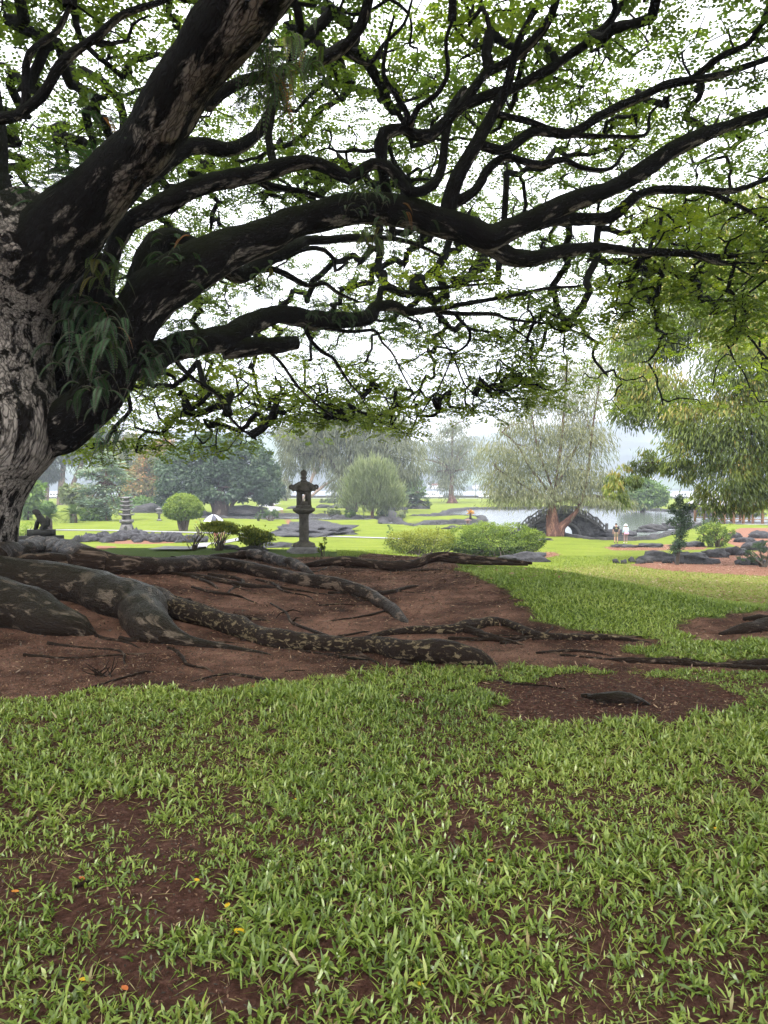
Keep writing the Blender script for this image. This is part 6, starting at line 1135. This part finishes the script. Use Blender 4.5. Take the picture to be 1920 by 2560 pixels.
for l in ((1090,1222,24,9,M['roofr'],'white building with a red roof across the bay'),(1072,1215,8,8,M['roofg'],'small white house left of the red roof across the bay'),(1085,1228,60,5,M['roofg'],'long low white shed at the bay shore behind the pickup'),(735,1224,44,5,M['roofg'],'long pale building across the bay left of the lantern'),(815,1227,40,4,M['roofg'],'low pale building across the bay right of the lantern roof'),(1290,1226,60,4,M['roofg'],'long low building across the bay behind the big ironwood'),(1630,1200,10,5,M['roofg'],'pale house on the hill above the round tree'),(700,1205,12,5,M['roofg'],'pale house on the hill left of the lantern finial'),(1190,1218,16,5,M['roofg'],'pale house across the bay near the street lamp')):
    house(*l)

# ================================================================== PEOPLE
def cloth(name, col): return plain(name, col, 0.85, 0.12, 12)
M['skin'] = plain('skin', (0.42, 0.24, 0.17), 0.55, 0.06); M['hair'] = plain('dark hair', (0.03, 0.02, 0.015), 0.6)
def person(base, h, face, label, shirt, pants, shoes, sleeve=0.5, leg=0.55, hat=None, hold=None):
    t_ = thing('person', label, 'person', base, None, face); k = h/1.72
    R_ = lambda v: tuple(x*k for x in v)
    ra_ = [(.19,.0,1.41),(.245,.03,1.14),(.25,-.04,.91),(.25,-.06,.84)]; la_ = [(-.19,.0,1.41),(-.245,.03,1.14),(-.25,-.04,.91),(-.25,-.06,.84)]
    if hold: ra_ = [(.19,.0,1.41),(.24,-.06,1.14),(.14,-.28,1.24),(.12,-.33,1.29)]
    v = [(0,0,.94),(0,.01,1.12),(0,.0,1.34),(0,-.01,1.47),(0,-.015,1.53),(0,-.02,1.61),(0,-.01,1.69)] + ra_ + la_ + [(.095,0,.88),(.105,-.02,.50),(.11,.01,.10),(.12,-.12,.045),(-.095,0,.88),(-.105,-.02,.50),(-.11,.01,.10),(-.12,-.12,.045)]
    e = [(0,1),(1,2),(2,3),(3,4),(4,5),(5,6),(2,7),(7,8),(8,9),(9,10),(2,11),(11,12),(12,13),(13,14),(0,15),(15,16),(16,17),(17,18),(0,19),(19,20),(20,21),(21,22)]
    r = [(.15,.11),(.14,.10),(.16,.11),(.065,.06),(.075,.085),(.082,.10),(.05,.06)] + [(.06,.06),(.042,.042),(.03,.028),(.035,.02)]*2 + [(.085,.085),(.058,.058),(.04,.04),(.042,.03)]*2
    for hb in (10, 14):                                   # five fingers on each hand
        x, y, z = v[hb]
        for f in range(5):
            a = (f - 2)*0.016; n0 = len(v)
            if f == 0: v += [(x*0.92, y - .03, z - .01), (x*0.88, y - .045, z - .04)]
            else: v += [(x, y + a, z - .04), (x*0.98, y + a - .006, z - .075 - .008*(f in (2, 3)))]
            e += [(hb, n0), (n0, n0+1)]; r += [(.010, .010), (.008, .008)]
    skin_body('body', [R_(p) for p in v], e, [(a*k, b*k) for a, b in r], M['skin'], t_, 0, 2)
    A = lambda i, j, f: tuple(np.array(v[i])*(1-f) + np.array(v[j])*f)
    def sleeve_pts(i): return [v[i], A(i, i+1, min(1, sleeve*1.6))] + ([A(i+1, i+2, (sleeve-0.5)*1.9)] if sleeve > 0.7 else [])
    sv = [(0,0,.92), v[1], v[2], (0,-.005,1.43)]; se = [(0,1),(1,2),(2,3)]; sr = [(.175,.135),(.165,.125),(.185,.135),(.10,.09)]
    for i in (7, 11):
        pp = sleeve_pts(i); n0 = len(sv); sv += pp; se += [(2, n0)] + [(n0+q, n0+q+1) for q in range(len(pp)-1)]; sr += [(.085,.085), (.066,.066), (.05,.05)][:len(pp)]
    skin_body('shirt', [R_(p) for p in sv], se, [(a*k, b*k) for a, b in sr], shirt, t_, 1, 2)
    pv2 = [(0,0,.97), (0,0,.90)]; pe = [(0,1)]; pr = [(.155,.125),(.16,.13)]
    for i in (15, 19):
        n0 = len(pv2); pts = [v[i], A(i, i+1, min(1.0, leg))] + ([A(i+1, i+2, (leg-1.0))] if leg > 1.05 else []); pv2 += pts; pe += [(1, n0)] + [(n0+q, n0+q+1) for q in range(len(pts)-1)]; pr += [(.105,.105),(.085,.085),(.055,.055)][:len(pts)]
    skin_body('trousers' if leg > 1 else 'shorts', [R_(p) for p in pv2], pe, [(a*k, b*k) for a, b in pr], pants, t_, 1, 2)
    for i in (17, 21): skin_body('shoe', [R_((v[i][0], .03, .06)), R_((v[i][0], -.06, .05)), R_((v[i+1][0], -.15, .04))], [(0,1),(1,2)], [(.05*k, .055*k), (.05*k, .045*k), (.045*k, .032*k)], shoes, t_, 0, 1)
    for sx in (-1, 1):
        o = rock_mesh(np.zeros(3), .012*k, .02*k, .03*k, 2, 1, 0.02, 1, M['skin'], 'ear'); o.parent = t_; o.location = R_((sx*.085, -.01, 1.60))
        o = rock_mesh(np.zeros(3), .012*k, .008*k, .008*k, 3, 1, 0.0, 1, M['hair'], 'eye'); o.parent = t_; o.location = R_((sx*.032, -.118, 1.615))
    o = rock_mesh(np.zeros(3), .014*k, .02*k, .022*k, 4, 1, 0.0, 1, M['skin'], 'nose'); o.parent = t_; o.location = R_((0, -.122, 1.585))
    o = rock_mesh(np.zeros(3), .026*k, .01*k, .007*k, 4, 1, 0.0, 1, M['carred'], 'mouth'); o.parent = t_; o.location = R_((0, -.11, 1.545))
    o = rock_mesh(np.zeros(3), .098*k, .112*k, .10*k, 6, 2, 0.03, 1, M['hair'], 'hair'); o.parent = t_; o.location = R_((0, .012, 1.645))
    if hat is not None:
        V, Q, T = lathe((0, 0, 0), [(.19*k, -.05*k), (.18*k, -.02*k), (.12*k, .0), (.115*k, .07*k), (.08*k, .11*k), (.02*k, .12*k)], 20); ho = link('hat', make_mesh('hat', V, Q, T, None, True), hat, t_); ho.location = R_((0, -.005, 1.655))
    return t_
g = G(1540, 1358); H_ = S(50, g[1])
man = person(g, H_, R(172), 'person in a black T-shirt and khaki shorts standing at the pond, seen from behind', cloth('black cotton', (0.02, 0.02, 0.022)), cloth('khaki', (0.20, 0.16, 0.10)), cloth('black shoe', (0.03, 0.03, 0.03)), 0.55, 0.95)
a = np.linspace(0, 2*math.pi, 20, endpoint=False); kk = H_/1.72
V = np.concatenate([np.stack([.085*np.cos(a), np.full(20, .142), 1.28 + .07*np.sin(a)], -1), np.stack([.085*np.cos(a), np.full(20, .118), 1.28 + .07*np.sin(a)], -1), [[0, .150, 1.28]]])*kk
link('shirt_print', make_mesh('shirt_print', V, [(k, (k+1) % 20, 20+(k+1) % 20, 20+k) for k in range(20)], [(40, (k+1) % 20, k) for k in range(20)]), plain('yellowish shirt print', (0.22, 0.20, 0.09), 0.9, 0.6, 40), man)
g = G(1564, 1358); H_ = S(47, g[1])
wom = person(g, H_, R(185), 'person in a white sun hat and pale blue long-sleeved top with a pink bag', cloth('pale blue cotton', (0.45, 0.58, 0.66)), cloth('mauve leggings', (0.26, 0.17, 0.18)), cloth('white shoe', (0.7, 0.7, 0.7)), 0.95, 1.85, cloth('white hat', (0.74, 0.75, 0.73)))
bg0 = thing('shoulder_bag', 'pink shoulder bag worn on the back of the person in the white hat', 'bag', np.array(wom.location) + np.array([0.02, -0.17, 0.86*H_/1.72])); bk = rock_mesh(np.zeros(3), .21, .085, .15, 5, 3, 0.04, 1, cloth('pink cloth', (0.62, 0.30, 0.42)), 'pouch'); bk.parent = bg0; bk.location = (0, 0, 0.02)
V, Q, T, u = tube(*resample(np.array([(-.16, 0, .08), (-.12, .0, .30), (.02, .06, .53), (.13, .26, .45), (.17, .22, .2)]), np.full(5, .016), .04), 6); link('strap', make_mesh('strap', V, Q, T), cloth('pink strap', (0.55, 0.28, 0.4)), bg0)
g = G(540, 1361); H_ = S(62, g[1])
person(g, H_, R(150), 'person in a blue top with bare legs under the umbrella, behind the flat-topped azalea', cloth('blue cotton', (0.04, 0.18, 0.34)), cloth('coral shorts', (0.50, 0.22, 0.14)), cloth('white shoe', (0.7, 0.7, 0.7)), 0.5, 0.9, None, True)
g2 = G(557, 1361)
person(g2, S(58, g2[1]), R(200), 'person in a white top and tan shorts beside the umbrella holder, behind the azalea', cloth('white cotton', (0.62, 0.61, 0.62)), cloth('tan cotton', (0.36, 0.24, 0.12)), cloth('white shoe', (0.7, 0.7, 0.7)), 0.55, 0.9)
# umbrella: eight panels, alternately white and dark grey
c = P(533, 1302, g[1]); u = S(1, g[1]); um = thing('umbrella', 'open umbrella with alternating white and dark grey panels above the azalea', 'umbrella', c)
for k in range(8):
    rows = []
    for f in np.linspace(0.02, 1, 7):
        aa = np.linspace(k*math.pi/4, (k+1)*math.pi/4, 5); r = 27*u*f*(1 - 0.05*f*np.sin((aa - aa[0])*4)); z = 16*u*(1 - f**1.8) - 1.0*u*f
        rows.append(np.stack([r*np.cos(aa), r*np.sin(aa), z + 1.2*u*f*np.sin((aa-aa[0])*4)], -1))
    V = np.concatenate(rows); Q = [(i_*5+j, i_*5+j+1, (i_+1)*5+j+1, (i_+1)*5+j) for i_ in range(6) for j in range(4)]
    link('panel', make_mesh('panel', V, Q, None, None, True), cloth('umbrella white' if k % 2 else 'umbrella grey', (0.66, 0.66, 0.70) if k % 2 else (0.07, 0.07, 0.09)), um)
V, Q, T, u_ = tube(np.array([(0, 0, 19*u), (0, 0, 0), (.02, 0, -22*u)]), np.array([.012, .012, .012]), 8); link('shaft', make_mesh('shaft', V, Q, T), M['tyre'], um)

# ================================================================== HAZE
v, q = box((0, 880, -9), 3400, 2000, 215)
hz = wpart('haze', v, None, None, q, kind='stuff')
m, t, out = mat('haze'); pv = t.nodes.new('ShaderNodeVolumePrincipled'); pv.inputs['Color'].default_value = (0.80, 0.87, 1.0, 1); pv.inputs['Density'].default_value = 0.00065
t.links.new(pv.outputs[0], out.inputs['Volume']); hz.data.materials.append(m)
